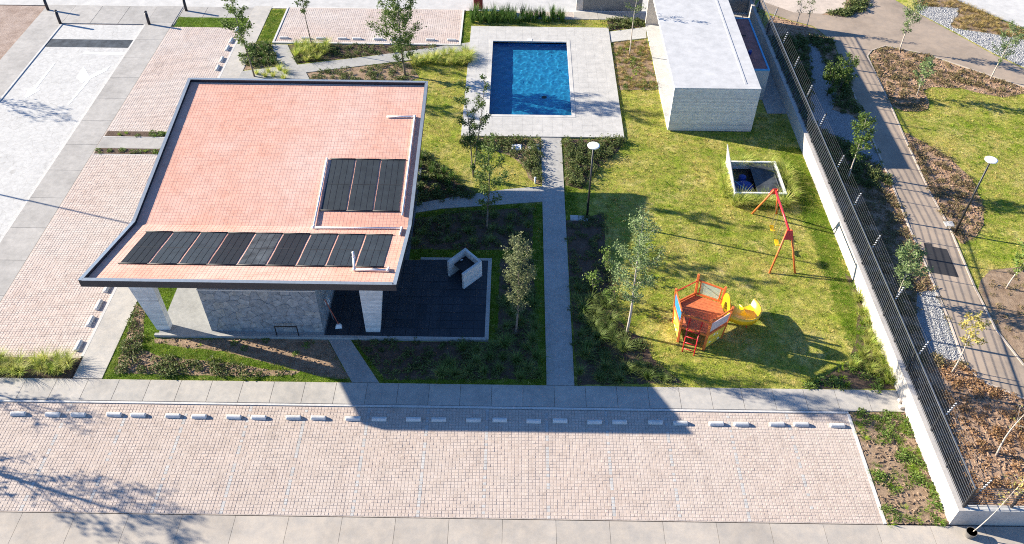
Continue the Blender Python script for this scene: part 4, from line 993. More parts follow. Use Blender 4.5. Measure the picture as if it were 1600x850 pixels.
sw_ = Thing('swing_set', (13.12, 31.8, 0), 'red and orange swing set beside the boundary wall', 'swing')
TA, TB = Vector((13.13, 30.28, 2.12)), Vector((13.13, 33.3, 2.12))
sw_.part('top_beam', MB().tube([TA - Vector((0, .05, 0)), TB + Vector((0, .05, 0))], .058, 12), 'red_paint', smooth=True)
for base in ((12.49, 29.53), (13.75, 29.55)): sw_.part('leg', MB().tube([(*base, 0), TA + Vector((.09 if base[0] > 13 else -.09, 0, .06))], .05, 10), 'orange_wood', smooth=True)
for base in ((12.51, 34.02), (13.80, 34.05)): sw_.part('leg', MB().tube([(*base, 0), TB + Vector((.09 if base[0] > 13 else -.09, 0, .06))], .05, 10), 'orange_wood', smooth=True)
for T, s in ((TA, -1), (TB, 1)):
    q = [Vector((-.13, 0, .08)), Vector((.13, 0, .08)), Vector((.24, s * .14, -.38)), Vector((-.24, s * .14, -.38))]
    sw_.part('gusset', MB().hexa([tuple(T + v + Vector((0, s * .065, 0))) for v in q], [tuple(T + v + Vector((0, s * .09, 0))) for v in q]), 'red_paint')
for ys, lab in (((31.05, 31.5), 'near'), ((32.15, 32.6), 'far')):
    ym = sum(ys) / 2
    seat = MB(); n = 9; prof = []
    for i in range(n):
        u = -1 + 2 * i / (n - 1); prof.append((ys[0] + (ys[1] - ys[0]) * (u + 1) / 2, .42 + .05 * u * u))
    v = []
    for (yy, zz) in prof: v += [(13.04, yy, zz), (13.24, yy, zz), (13.24, yy, zz - .035), (13.04, yy, zz - .035)]
    f = [(4 * i + k, 4 * i + (k + 1) % 4, 4 * i + 4 + (k + 1) % 4, 4 * i + 4 + k) for i in range(n - 1) for k in range(4)] + [(3, 2, 1, 0), (4 * n - 4, 4 * n - 3, 4 * n - 2, 4 * n - 1)]
    seat.add(v, f); so = sw_.part('seat', seat, 'yellow_plastic')
    for yy in ys:
        mb = MB(); k = 26
        for i in range(k):
            z0, z1 = .47 + (2.07 - .47) * i / k, .47 + (2.07 - .47) * (i + 1) / k; w = .012
            (mb.bar((13.14 - w, yy, z0), (13.14 - w, yy, z1), .008, .008), mb.bar((13.14 + w, yy, z0), (13.14 + w, yy, z1), .008, .008)) if i % 2 else (mb.bar((13.14, yy - w, z0), (13.14, yy - w, z1), .008, .008), mb.bar((13.14, yy + w, z0), (13.14, yy + w, z1), .008, .008))
        sw_.part('chain', mb, 'chain', so)

# ================================================================== VEGETATION
def blades_mesh(name, n, h, spread, w, mat, seed, droop=.4, segs=2, lean=.5):
    """a tuft of bent tapering blades"""
    r = rng(seed); v = []; f = []
    for _ in range(n):
        a = r.random() * 6.283; d = r.random() ** .6 * spread; x, y = math.cos(a) * d, math.sin(a) * d
        b = r.random() * 6.283 if spread > h else a + r.uniform(-.7, .7); L = h * r.uniform(.55, 1.1); out = L * lean * r.uniform(.2, 1.1); wd = w * r.uniform(.7, 1.3)
        ux, uy = -math.sin(b) * wd / 2, math.cos(b) * wd / 2; base = len(v)
        for k in range(segs + 1):
            s = k / segs; px = x + math.cos(b) * out * s ** 1.6; py = y + math.sin(b) * out * s ** 1.6; pz = L * (s - droop * s * s * .5 * (1 + lean)) ; ww = 1 - s * .92 if segs > 1 else (1 - s)
            v += [(px - ux * ww, py - uy * ww, pz), (px + ux * ww, py + uy * ww, pz)]
        for k in range(segs): q = base + 2 * k; f.append((q, q + 1, q + 3, q + 2))
    return raw_mesh(name, v, f, mat)
def leaves_mesh(name, n, rad, h, size, mat, seed, flat=.5, stem=True):
    """a low leafy clump: folded leaf faces through a dome"""
    r = rng(seed); v = []; f = []
    for _ in range(n):
        a = r.random() * 6.283; d = r.random() ** .5 * rad; z = h * (1 - (d / rad) ** 2 * .75) * r.uniform(.25, 1.05)
        leaf_at(v, f, Vector((math.cos(a) * d, math.sin(a) * d, max(z, .01))), r, size * r.uniform(.6, 1.3), flat)
    return raw_mesh(name, v, f, mat)
def leaf_at(v, f, c, r, s, flat=.4):
    d = Vector((r.gauss(0, 1), r.gauss(0, 1), r.gauss(0, 1) * .6 + .2)).normalized(); n = Vector((r.gauss(0, 1) * (1 - flat), r.gauss(0, 1) * (1 - flat), .4 + r.random()))
    sdv = d.cross(n).normalized() * s * .28; up = sdv.cross(d).normalized() * s * .08; b = len(v)
    v += [tuple(c), tuple(c + d * s * .45 + sdv + up), tuple(c + d * s), tuple(c + d * s * .45 - sdv + up)]
    f.append((b, b + 1, b + 2, b + 3))

def scatter(name, pts, meshes, smin, smax, label, cat, seed=0, z=0.0, tilt=.0):
    """one mass of many small plants or stones: points carrying instances"""
    P = [(p[0], p[1], (z if not callable(z) else z(p[0], p[1]))) for p in pts]
    me = bpy.data.meshes.new(name); me.from_pydata(P, [], []); me.update()
    for q in meshes:
        for mm in q.materials:
            if mm.name not in me.materials: me.materials.append(mm)
    o = link(name, me, kind='stuff', label=label, cat=cat)
    ng = bpy.data.node_groups.new(name, 'GeometryNodeTree')
    ng.interface.new_socket('Geometry', in_out='INPUT', socket_type='NodeSocketGeometry'); ng.interface.new_socket('Geometry', in_out='OUTPUT', socket_type='NodeSocketGeometry')
    gi, go = ng.nodes.new('NodeGroupInput'), ng.nodes.new('NodeGroupOutput'); iop = ng.nodes.new('GeometryNodeInstanceOnPoints'); L = ng.links.new
    L(gi.outputs[0], iop.inputs['Points'])
    jn = ng.nodes.new('GeometryNodeJoinGeometry')
    for q in meshes[::-1]:
        so = bpy.data.objects.new('seed_' + q.name, q)
        oi = ng.nodes.new('GeometryNodeObjectInfo'); oi.inputs['Object'].default_value = so; oi.inputs['As Instance'].default_value = True
        L(oi.outputs['Geometry'], jn.inputs[0])
    L(jn.outputs[0], iop.inputs['Instance']); iop.inputs['Pick Instance'].default_value = True
    ri = ng.nodes.new('FunctionNodeRandomValue'); ri.data_type = 'INT'
    ri.inputs[4].default_value = 0; ri.inputs[5].default_value = len(meshes) - 1; ri.inputs[8].default_value = seed; L(ri.outputs[2], iop.inputs['Instance Index'])
    rr_ = ng.nodes.new('FunctionNodeRandomValue'); rr_.data_type = 'FLOAT_VECTOR'; rr_.inputs[0].default_value = (-tilt, -tilt, 0); rr_.inputs[1].default_value = (tilt, tilt, 6.283); rr_.inputs[8].default_value = seed + 1; L(rr_.outputs[0], iop.inputs['Rotation'])
    rs_ = ng.nodes.new('FunctionNodeRandomValue'); rs_.data_type = 'FLOAT'; rs_.inputs[2].default_value = smin; rs_.inputs[3].default_value = smax; rs_.inputs[8].default_value = seed + 2; L(rs_.outputs[1], iop.inputs['Scale'])
    L(iop.outputs[0], go.inputs[0])
    md = o.modifiers.new('scatter', 'NODES'); md.node_group = ng
    return o

GRASS = [blades_mesh('grass_tuft', 30, .036, .16, .012, 'grass', 100 + k, .3, 1, 1.2) for k in range(3)]
GRASSG = [blades_mesh('grass_tuft', 34, .055, .15, .012, 'grass_green', 110 + k, .3, 1, 1.1) for k in range(3)]
DRY = [blades_mesh('dry_tuft', 30, .30, .10, .014, 'grass_dry', 120 + k, .5, 2, .9) for k in range(3)]
SHRUB = [leaves_mesh('low_shrub', 60, .20, .20, .085, 'shrub', 130 + k) for k in range(3)]
SHRUBB = [leaves_mesh('low_shrub', 46, .19, .15, .08, 'shrub_brown', 140 + k) for k in range(3)]
RUST = [leaves_mesh('dry_shrub', 50, .20, .14, .08, 'shrub_rust', 150 + k) for k in range(3)]
WEED = [leaves_mesh('weed', 60, .20, .16, .10, 'leaf_light', 160 + k) for k in range(2)] + [blades_mesh('weed_grass', 34, .28, .12, .02, 'grass_green', 170, .5, 2, .8)]
SPIKY = [leaves_mesh('rosemary', 50, .13, .36, .075, 'shrub', 180 + k, .2) for k in range(3)]
def pebble(k):
    r = rng(k); mb = MB(); v = [Vector(p) for p in ((1, 0, 0), (-1, 0, 0), (0, 1, 0), (0, -1, 0), (0, 0, .7), (0, 0, -.5))]
    v = [tuple(p * (.028 * r.uniform(.7, 1.3))) for p in v]; mb.add(v, [(0, 2, 4), (2, 1, 4), (1, 3, 4), (3, 0, 4), (2, 0, 5), (1, 2, 5), (3, 1, 5), (0, 3, 5)]); return mb.mesh('pebble', 'pebble')
simple('pebble', (.40, .40, .405), .85, var=.35, scale=40)
PEB = [pebble(k) for k in range(3)]
CHIP = [MB().hexa([(-.05, -.02, 0), (.05, -.015, .004), (.045, .02, 0), (-.04, .022, .004)], [(-.045, -.018, .02), (.05, -.01, .022), (.04, .018, .02), (-.04, .02, .024)]).mesh('clod', mt) for mt in ('soil_tan', 'soil_red')]

allbeds = [BED[k] for k in ('column_outer', 'plinth', 'right_front', 'right_side', 'behind', 'deck_left', 'deck_right', 'walk_right', 'wall_side', 'pool_right', 'shrub_corner', 'island', 'low_bed', 'back_strip', 'roof_side')]
hard = [rect(-5.9, -1.08, 24.8, 30.18), rect(-15.95, -5, 24.82, 37.5), rect(1.45, 2.68, 22, 40.7), [(-8.3, 24.83), (-7.3, 24.83), (-5.70, 22.43), (-6.9, 22.43)],
        [(-8, 33.0), (-5.4, 33.63), (-3.9, 34.03), (1.47, 34.73), (1.47, 36.07), (-.5, 35.77), (-3.2, 35.07), (-5.4, 34.42), (-8, 33.62)], rect(-3.22, 6.35, 40.6, 53.74), rect(8.9, 13.9, 41.4, 56.3), rect(13.8, 16.5, 43.4, 56.3),
        rect(11.7, 14.52, 35.1, 38.02), rect(-16.52, -3.78, 51.08, 56.3), rect(-19, -17.6, 22, 57), rect(-.2, 16.4, 55.0, 56.4),
        GP([(424, 69), (450, 69), (464, 100.5), (583, 86.5), (734, 65.5), (736, 78.5), (655, 92.5), (583, 101), (478, 113.5), (485, 126), (470, 140), (330, 140), (372, 122), (378, 111), (437, 104)]), GP([(950, 49), (1010, 41), (1011, 59.5), (954, 66)])]
q = sample([rect(-17.6, 16.43, 22.45, 56.05)], allbeds + hard + [rect(-17, -5.2, 25, 38)], 85, 5)
q2 = sample([rect(-17.6, 16.43, 22.45, 56.05)], allbeds + hard + [rect(-17, -5.2, 25, 38)], 9, 55)
scatter('lawn_tufts', q2, [blades_mesh('coarse_tuft', 26, .085, .07, .014, 'grass', 300 + k, .4, 1, .8) for k in range(2)], .7, 1.5, 'coarser tufts standing out of the garden lawn', 'grass', 41)
scatter('lawn_grass', q, GRASS, .8, 1.35, 'short yellowish green grass of the garden lawn', 'grass', 1)
edges = [rect(-17.6, -6, 22.45, 25), rect(-17.6, -15.9, 25, 28.5), rect(15.2, 16.43, 22.5, 40), rect(-6, 1.45, 22.45, 24.8), rect(-5.5, 1.45, 24.8, 34.6), rect(2.67, 3.3, 22.5, 40.5), GP([(403, 67), (423, 16), (449, 16), (428, 68)]), rect(-3.8, -3.2, 51, 56)]
qe = sample(edges, allbeds + hard, 120, 6)
scatter('lawn_edge_grass', qe, GRASSG, .8, 1.4, 'lush deep green grass along the lawn edges', 'grass', 2)
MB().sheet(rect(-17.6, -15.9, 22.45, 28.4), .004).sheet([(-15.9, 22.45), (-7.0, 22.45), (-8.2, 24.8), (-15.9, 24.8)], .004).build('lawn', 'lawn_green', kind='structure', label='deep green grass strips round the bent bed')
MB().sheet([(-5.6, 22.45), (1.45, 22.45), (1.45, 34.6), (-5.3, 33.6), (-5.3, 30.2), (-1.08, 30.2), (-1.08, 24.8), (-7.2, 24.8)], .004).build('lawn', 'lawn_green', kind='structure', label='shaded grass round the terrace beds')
qs = sample([rect(-23.78, -18.9, 53.3, 54.62)], [], 110, 7); scatter('lawn_patch_grass', qs, GRASSG, .7, 1.2, 'grass of the small lawn patch by the street', 'grass', 3, z=-.02)
PARKX = [rect(16.7, 36, 24, 58)]
pk = [PATH, LIGHT, ISL, GRAV, STRAW, MUL1, MUL2, MUL3, FEN, BED['bright white concrete ground in the far right corner']]
scatter('park_tufts', sample([rect(16.7, 36, 24, 58)], [PATH, LIGHT, ISL, GRAV, STRAW, MUL1, MUL2, MUL3, FEN, BED['bright white concrete ground in the far right corner']], 9, 56), [blades_mesh('coarse_tuft', 26, .09, .07, .014, 'grass', 304, .4, 1, .8)], .7, 1.6, 'coarser tufts standing out of the park lawn', 'grass', 42, z=park_z)
scatter('park_grass', sample(PARKX, pk, 70, 8), GRASS, .9, 1.6, 'patchy grass of the park lawn', 'grass', 4, z=park_z)
# ground cover in the beds
scatter('bed_shrubs', sample([BED['column_outer']], [], 9, 10), SHRUB, .8, 1.35, 'low green shrubs in the bent bed', 'ground cover', 11)
scatter('bed_seedlings', sample([BED['plinth']], [], 1.2, 11), WEED, .5, .9, 'few young seedlings along the plinth', 'ground cover', 12)
scatter('bed_shrubs', sample([BED['right_front'], BED['behind'], BED['right_side']], [], 7, 12), SHRUB, .6, 1.2, 'shaded ground cover round the dark terrace', 'ground cover', 13)
scatter('bed_shrubs', sample([BED['deck_left'], BED['deck_right']], [rect(-.1, .8, 39.2, 40.0)], 22, 13), SPIKY, .8, 1.5, 'upright dark shrubs below the pool deck', 'ground cover', 14)
scatter('bed_shrubs', sample([BED['roof_side']], [], 12, 34), SHRUB, .9, 1.5, 'dark shrubs beside the right roof edge', 'ground cover', 43)
scatter('bed_shrubs', sample([BED['walk_right']], [], 7, 14), SHRUB, .7, 1.3, 'shaded shrubs right of the straight walk', 'ground cover', 15)
scatter('bed_weeds', sample([BED['wall_side']], [], 9, 15), WEED, .7, 1.3, 'green plants in the bed along the wall', 'ground cover', 16)
scatter('dry_grass', sample([BED['pool_right']], [], 15, 16), DRY, .6, 1.2, 'dry grass between pool deck and bath house', 'grass', 17)
scatter('bed_weeds', sample([BED['pool_right']], [], 6, 17), WEED, .5, 1.0, 'sparse green weeds between pool deck and bath house', 'ground cover', 18)
scatter('bed_shrubs', sample([BED['shrub_corner'], BED['island']], [], 12, 18), SHRUB, .9, 1.6, 'shrubs in the small far beds', 'ground cover', 19)
scatter('bed_shrubs', sample([BED['low_bed'], BED['back_strip']], [], 9, 19), SHRUB, .7, 1.1, 'ground cover beside the back walk', 'ground cover', 20)
weedpts = sample([BED['lot_end']], [], 17, 20)
scatter('planter_weeds', [p for p in weedpts if mnoise.noise(Vector((p[0] * .9, p[1] * .9, 3))) > -.16], [blades_mesh('weed_grass', 30, .20, .13, .016, 'grass_green', 171 + k, .5, 2, .9) for k in range(3)] + WEED[:1], .6, 1.35, 'bright weeds in the planter by the boundary wall', 'weeds', 21)
scatter('strip_weeds', sample([rect(-21.4, -19.1, 40.25, 40.7)] * 3 + [rect(-23.8, -19.1, 40.25, 40.7), rect(-23.8, -19.1, 38.55, 39.0)], [], 9, 21), WEED, .45, .9, 'weeds in the two earth strips across the left car park', 'weeds', 22, z=-.02)
scatter('mulch_shrubs', sample([MUL1], [], 8, 22), SHRUBB, .7, 1.35, 'brownish low shrubs in the fork bed', 'ground cover', 23, z=park_z)
scatter('mulch_shrubs', sample([MUL2], [], 9, 23), SHRUBB, .7, 1.25, 'brownish low shrubs in the bed by the park lamp', 'ground cover', 24, z=park_z)
scatter('mulch_shrubs', sample([MUL3], [], 2.5, 24), SHRUBB, .6, 1.1, 'sparse shrubs in the bare earth bed', 'ground cover', 25, z=park_z)
low_f = [rect(16.7, 26, 15.9, 23.6)]; up_f = [rect(16.7, 26, 23.6, 54)]
def infen(z): return [p for p in z if inpoly(np.array([p]), FEN)[0] and not inpoly(np.array([p]), GR2)[0] and not inpoly(np.array([p]), GR3)[0]]
scatter('rust_shrubs', infen(sample(low_f, [], 6.5, 25)), RUST, .7, 1.3, 'rusty dried shrubs inside the fence corner', 'ground cover', 26, z=park_z)
ff = infen(sample(up_f, [], 10, 26))
scatter('fence_shrubs', [p for p in ff if p[1] < 37], SHRUBB, .8, 1.4, 'brown and green shrubs between fence and path', 'ground cover', 27, z=park_z)
scatter('fence_shrubs', [p for p in ff if p[1] >= 37], SHRUB, .9, 1.7, 'dark green shrubs between fence and upper path', 'ground cover', 28, z=park_z)
scatter('straw_grass', sample([STRAW], [], 14, 27), DRY, .9, 1.6, 'straw coloured grass above the gravel', 'grass', 29, z=park_z)
scatter('island_shrubs', sample([ISL], [], 14, 28), SHRUB, 1, 1.8, 'shrubs on the small path island', 'ground cover', 30, z=park_z)
scatter('gravel', sample([GRAV], [], 300, 29), PEB, .8, 1.9, 'pale pebbles beside the upper park path', 'gravel', 31, lambda x, y: .02 + park_z(x, y), 1.5)
scatter('gravel', sample([GR2, GR3], [], 400, 30), PEB, .7, 1.5, 'grey pebbles between fence and path', 'gravel', 32, lambda x, y: .02 + park_z(x, y), 1.5)
scatter('clods', sample([BED['plinth'], BED['column_outer'], BED['lot_end']], [], 40, 31), CHIP[:1], .5, 1.6, 'small clods of dry tan earth', 'clods', 33, .012, .5)
scatter('clods', sample([MUL1, MUL2, FEN], [GR2, GR3], 40, 32), CHIP[1:], .6, 1.9, 'reddish mulch pieces in the park beds', 'mulch', 34, lambda x, y: .014 + park_z(x, y), .5)

def blob(cx, cy, rx, ry, seed):
    return [(cx + rx * math.cos(a) * (1 + .3 * math.sin(3 * a + seed)), cy + ry * math.sin(a) * (1 + .25 * math.cos(2 * a + seed * 2))) for a in [k * 6.2832 / 22 for k in range(22)]]

# ---- ornamental grasses, each clump a plant of its own
FEA = [blades_mesh('feather_plant', 170, .85, .13, .020, 'feather', 200 + k, .5, 4, .75) for k in range(3)]
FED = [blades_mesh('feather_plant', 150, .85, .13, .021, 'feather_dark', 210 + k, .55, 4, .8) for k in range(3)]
IRI = [blades_mesh('iris', 60, .85, .14, .03, 'iris', 220 + k, .35, 3, .35) for k in range(3)]
def clumps(name, meshes, spots, smin, smax, label, cat, group, seed):
    r = rng(seed)
    for (x, y) in spots:
        o = link(name, r.choice(meshes), None, (x, y, -.02), r.random() * 6.28, label=label, cat=cat, group=group); s = r.uniform(smin, smax); o.scale = (s, s, s * r.uniform(.9, 1.15))
def poisson(poly, dmin, seed, mx=200):
    q = sample([poly], [], 30, seed); out = []
    for p in q:
        if all((p[0] - a) ** 2 + (p[1] - b) ** 2 > dmin * dmin for a, b in out): out.append((float(p[0]), float(p[1])))
        if len(out) >= mx: break
    return out
clumps('feather_plant', FEA, poisson(rect(-23.2, -19.15, 22.6, 23.5), .36, 1), .8, 1.1, 'feathery green grass clump at the foot of the left car park', 'ornamental grass', 'feathery grasses below the left car park', 1)
clumps('feather_plant', FEA, poisson(GP([(455, 72), (520, 72), (500, 93), (467, 97)]), .42, 2), .9, 1.2, 'feathery grass clump below the left end of the back car park', 'ornamental grass', 'feathery grasses below the back car park', 2)
clumps('feather_plant', FEA, poisson(GP([(640, 93), (735, 80), (735, 104), (650, 103)]), .38, 3), .9, 1.25, 'feathery grass clump left of the pool deck', 'ornamental grass', 'feathery grasses left of the pool deck', 3)
clumps('feather_plant', FEA, poisson(GP([(386, 116), (448, 108), (445, 124), (390, 122)]), .5, 4), .6, .9, 'feathery grass clump behind the pavilion roof', 'ornamental grass', 'feathery grasses behind the pavilion', 4)
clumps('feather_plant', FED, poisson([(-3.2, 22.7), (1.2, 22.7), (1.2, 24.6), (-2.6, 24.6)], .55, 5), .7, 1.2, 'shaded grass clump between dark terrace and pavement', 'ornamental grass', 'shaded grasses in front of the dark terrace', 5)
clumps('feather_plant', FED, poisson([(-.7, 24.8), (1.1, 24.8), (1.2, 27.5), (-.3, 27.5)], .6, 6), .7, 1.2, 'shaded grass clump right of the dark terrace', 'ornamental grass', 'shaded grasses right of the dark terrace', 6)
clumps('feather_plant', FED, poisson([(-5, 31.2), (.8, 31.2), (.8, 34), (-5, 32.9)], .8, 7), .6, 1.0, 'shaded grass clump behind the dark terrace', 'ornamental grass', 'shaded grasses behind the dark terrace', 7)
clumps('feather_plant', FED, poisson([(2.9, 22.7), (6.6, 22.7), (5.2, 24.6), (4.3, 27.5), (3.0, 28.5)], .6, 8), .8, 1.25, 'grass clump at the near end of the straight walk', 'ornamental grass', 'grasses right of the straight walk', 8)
clumps('feather_plant', FEA, poisson(GP([(1325, 440), (1345, 500), (1345, 540), (1330, 575), (1395, 604), (1366, 530), (1332, 445)]), .6, 9), .8, 1.3, 'feathery grass clump along the boundary wall', 'ornamental grass', 'feathery grasses along the boundary wall', 9)
pitg = []
rp = rng(77)
for k in range(34):
    s = k / 34 * 4; d = .22 + rp.random() * .2
    if s < 1: p = (11.7 + 2.8 * s, 35.1 - d)
    elif s < 2: p = (14.5 + d, 35.1 + 2.9 * (s - 1))
    elif s < 3: p = (14.5 - 2.8 * (s - 2), 38.0 + d * .6)
    else: p = (11.7 - d, 38.0 - 2.9 * (s - 3))
    pitg.append(p)
clumps('feather_plant', FEA, pitg, 1.05, 1.45, 'arching grass clump round the pump pit', 'ornamental grass', 'grasses round the pump pit', 10)
clumps('iris', IRI, poisson(GP([(737, 22), (880, 24), (880, 36), (738, 37)]), .34, 11), 1.0, 1.35, 'upright sword leaved plant above the pool deck', 'iris', 'sword leaved hedge above the pool deck', 11)
clumps('iris', IRI, poisson(GP([(384, 74), (418, 72), (430, 100), (384, 104)]), .5, 12), .6, .9, 'sword leaved plant on the small island by the left walk', 'iris', 'sword leaved plants on the small island', 12)
clumps('iris', IRI, poisson(GP([(655, 240), (715, 280), (715, 300), (655, 305)]), .6, 13), .6, .9, 'sword leaved plant beside the right roof edge', 'iris', 'sword leaved plants beside the roof edge', 13)

# ---- trees
def tree(name, base, h, label, crown_r, crown_lo=.35, leafmat='leaf_dark', nleaf=2600, lsize=.10, lean=(0, 0), r0=.05, stems=1, nlimb=16, bark='bark', seed=1, limb_up=.75, wide_at=.35, cat='tree', z=0.0):
    if len(base) == 3: z = base[2]
    r = rng(seed); t = Thing(name, (base[0], base[1], z), label, cat); tr = MB(); lv = []; lf = []; tips = []
    B = Vector((base[0], base[1], z - .03))
    def trunk_pt(s, k):
        ang = k * 2.4; sp = (0 if stems == 1 else .10 * h * s)
        return B + Vector((lean[0] * s + math.cos(ang) * sp + .05 * math.sin(s * 5 + seed + k), lean[1] * s + math.sin(ang) * sp + .05 * math.cos(s * 4 + seed * 2 + k), (h * .96) * s * (1 - .06 * k)))
    for k in range(stems):
        tr.tube([trunk_pt(i / 8, k) for i in range(9)], [r0 * (1 - .86 * i / 8) / (stems ** .3) for i in range(9)], 7)
        for i in range(nlimb // stems):
            s = crown_lo + (1 - crown_lo) * (i + r.random()) / (nlimb // stems) * .97; u = (s - crown_lo) / (1 - crown_lo)
            L = crown_r * (.35 + .65 * (1 - abs(u - wide_at) / (1 - wide_at if u > wide_at else max(wide_at, .01)))) * r.uniform(.7, 1.15)
            a = i * 2.399 + r.random() * .8 + seed; p0 = trunk_pt(s, k); up = limb_up * r.uniform(.6, 1.4)
            d = Vector((math.cos(a), math.sin(a), up)).normalized(); p1 = p0 + d * L * .55 + Vector((0, 0, .02)); p2 = p0 + Vector((d.x, d.y, d.z * 1.25)) * L
            tr.tube([p0, p1, p2], [r0 * .34 * (1.1 - s), r0 * .2 * (1.15 - s), .004], 5, False); tips += [(p0, p1, p2, L)]
            for q in range(3):
                a2 = a + r.uniform(-1.3, 1.3); st = p0.lerp(p1, r.uniform(.4, 1)) if q < 1 else p1.lerp(p2, r.random() * .8); e = st + Vector((math.cos(a2), math.sin(a2), up * r.uniform(.4, 1.3))) * L * r.uniform(.22, .4)
                tr.tube([st, e], [.007, .003], 4, False); tips.append((st, st.lerp(e, .5), e, L * .4))
    W = [max(x[3], .12) for x in tips]; tot = sum(W)
    for (p0, p1, p2, L), w in zip(tips, W):
        for _ in range(int(nleaf * w / tot)):
            s = r.random() ** .7; c = (p0.lerp(p1, s * 2) if s < .5 else p1.lerp(p2, s * 2 - 1)); k = .05 + .07 * L
            leaf_at(lv, lf, c + Vector((r.gauss(0, k), r.gauss(0, k), r.gauss(0, k))), r, lsize * r.uniform(.6, 1.3), .3)
    t.part('trunk', tr, bark, smooth=True)
    o = link('crown', raw_mesh('crown', lv, lf, leafmat), t.e); o.location = -t.b
    return t
T = tree
def at(px, py): return G(px, py) if px < 1200 else GK(px, py)
T('young_tree', at(397, 120), 6.3, 'slim tall young tree behind the left end of the pavilion roof', 1.1, .2, 'leaf_dark', 2300, .15, (-.4, .2), .06, 1, 18, seed=1)
T('young_tree', at(488, 77), 4.4, 'small young tree below the back car park', .55, .55, 'leaf_dark', 700, .11, (-.1, .0), .05, 1, 10, seed=2)
T('leafy_tree', at(633, 119), 6.2, 'broad leafy tree behind the pavilion roof', 1.9, .15, 'leaf_dark', 6500, .13, (-.1, .1), .075, 1, 26, seed=3, wide_at=.3)
T('slender_tree', at(741, 276), 6.6, 'slender tree by the left edge of the pool deck', .85, .10, 'leaf_dark', 3600, .105, (.0, .0), .055, 2, 22, seed=4)
T('slender_tree', at(762, 358), 5.6, 'slender tree beside the curving garden walk', 1.05, .2, 'leaf_dark', 3000, .11, (.1, .1), .055, 1, 20, seed=5)
T('pale_tree', at(806, 525), 6.2, 'pale dense tree right of the dark terrace', 1.1, .25, 'leaf_olive', 4600, .09, (.1, 0), .055, 1, 26, seed=6, wide_at=.4, limb_up=1.3)
T('grey_tree', at(978, 522), 7.0, 'tall grey green tree on the lawn left of the play ship', 1.3, .28, 'leaf_grey', 4600, .098, (.1, .3), .07, 1, 26, 'bark_pale', seed=7, limb_up=1.1)
T('bare_sapling', at(982, 86), 4.9, 'almost bare sapling between pool deck and bath house', .7, .45, 'leaf_dark', 420, .10, (.2, .1), .05, 1, 9, 'bark_pale', seed=8)
T('park_tree', at(1405, 80), 4.2, 'feathery young tree in the fork of the park path', 1.0, .3, 'leaf_grey', 1700, .11, (.2, .1), .05, 1, 16, 'bark_pale', seed=9)
T('park_tree', at(1548, 125), 3.9, 'feathery young tree in front of the pale gravel', 1.15, .35, 'leaf_grey', 1700, .11, (.1, .1), .05, 1, 16, 'bark_pale', seed=10)
T('park_tree', at(1325, 281), 4.3, 'bright green young tree between fence and upper path', .85, .35, 'leaf_light', 2200, .12, (-.1, .2), .045, 1, 16, 'bark_pale', seed=11)
T('park_tree', at(1400, 470), 3.4, 'bushy grey green young tree beside the dark path patch', 1.0, .25, 'leaf_grey', 2400, .11, (-.1, .3), .045, 1, 18, 'bark_pale', seed=12)
T('park_tree', at(1487, 583), 3.6, 'young tree with yellowing leaves on the gravel patch', .75, .5, 'leaf_yellow', 520, .13, (-.1, .2), .045, 1, 10, 'bark_pale', seed=13)
T('park_tree', at(1430, 150), 2.6, 'small pale shrub tree at the near tip of the fork bed', .8, .3, 'leaf_grey', 900, .13, (.1, .1), .035, 1, 12, 'bark_pale', seed=14)
T('bare_sapling', at(1555, 713), 3.2, 'leafless pale sapling in the rusty bed', .5, .5, 'leaf_yellow', 40, .1, (.1, .2), .045, 1, 8, 'bark_pale', seed=15)
T('park_tree', at(1573, 452), 2.9, 'green young tree on the bare earth bed at the right edge', .8, .4, 'leaf_light', 1400, .11, (.2, .2), .04, 1, 12, 'bark_pale', seed=16)
T('shrub_tree', at(1292, 150), 2.2, 'leafy shrub behind the upper fence, left one', .8, .1, 'leaf_dark', 1500, .14, (0, .1), .04, 3, 15, seed=17, cat='shrub')
T('shrub_tree', at(1312, 140), 2.5, 'leafy shrub behind the upper fence, right one', .85, .1, 'leaf_dark', 1600, .14, (0, .1), .04, 3, 15, seed=18, cat='shrub')
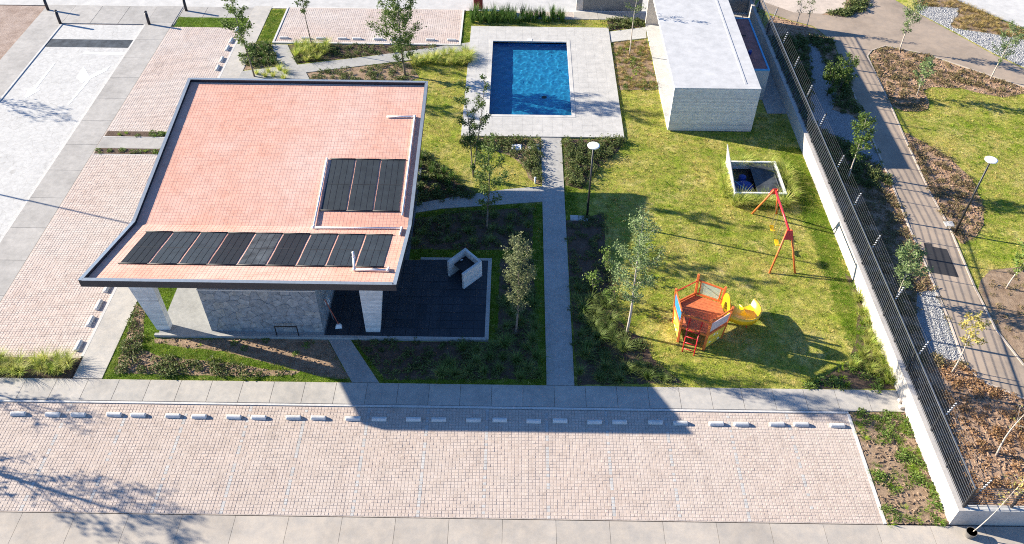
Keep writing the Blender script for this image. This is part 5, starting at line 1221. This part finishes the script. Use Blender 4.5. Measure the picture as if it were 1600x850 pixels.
T('bare_sapling', at(1243, 42), 2.9, 'thin sapling at the top of the fence, left one', .5, .3, 'leaf_dark', 240, .1, (0, 0), .03, 1, 9, 'bark_pale', seed=19)
T('bare_sapling', at(1258, 45), 3.0, 'thin sapling at the top of the fence, right one', .5, .3, 'leaf_dark', 240, .1, (.1, 0), .03, 1, 9, 'bark_pale', seed=20)
for i, (a, b, lab) in enumerate(((945, 425, 'small leggy shrub beside the straight walk, farthest'), (925, 455, 'small leggy shrub beside the straight walk, nearest the walk'), (955, 478, 'small leggy shrub beside the straight walk, nearest the grey tree'))):
    T('leggy_shrub', at(a, b), 1.5, lab, .5, .1, 'leaf_light', 330, .11, (0, 0), .02, 3, 9, seed=30 + i, cat='shrub')
# trees just outside the frame whose shade falls on the front car park and the driveway
T('street_tree', (-26.2, 19.6), 6.0, 'street tree left of the front car park', 2.1, .3, 'leaf_dark', 1500, .14, (0, 0), .13, 1, 22, seed=41, z=-.1)
T('street_tree', (-28.2, 23.4), 4.6, 'smaller street tree beside the driveway apron', 1.2, .35, 'leaf_dark', 700, .12, (0, 0), .07, 1, 16, seed=42, z=-.1)
T('street_tree', (-38.5, 45.7), 5.0, 'thin street tree left of the driveway', 1.2, .35, 'leaf_dark', 700, .12, (0, 0), .07, 1, 16, seed=43, z=-.1)

# potted sapling at the wall corner
x, y = G(1513, 838, -.05)
po = Thing('plant_pot', (x, y, -.055), 'black plastic nursery pot outside the wall corner', 'pot')
po.part('pot', MB().tube([(x, y, -.055), (x, y, .30), (x, y, .30), (x, y, .24)], [.14, .20, .18, .17], 20, False), 'pot_grey', smooth=False)
po.part('base', MB().tube([(x, y, -.05), (x, y, -.045)], .138, 20), 'pot_grey'); po.part('soil', MB().tube([(x, y, .20), (x, y, .25)], .175, 20), 'soil_dark')
T('potted_sapling', (x, y), 3.6, 'leaning sapling with few yellow leaves in the nursery pot', .55, .45, 'leaf_yellow', 110, .11, (1.1, .5), .022, 1, 9, 'bark_pale', seed=51, z=.25)
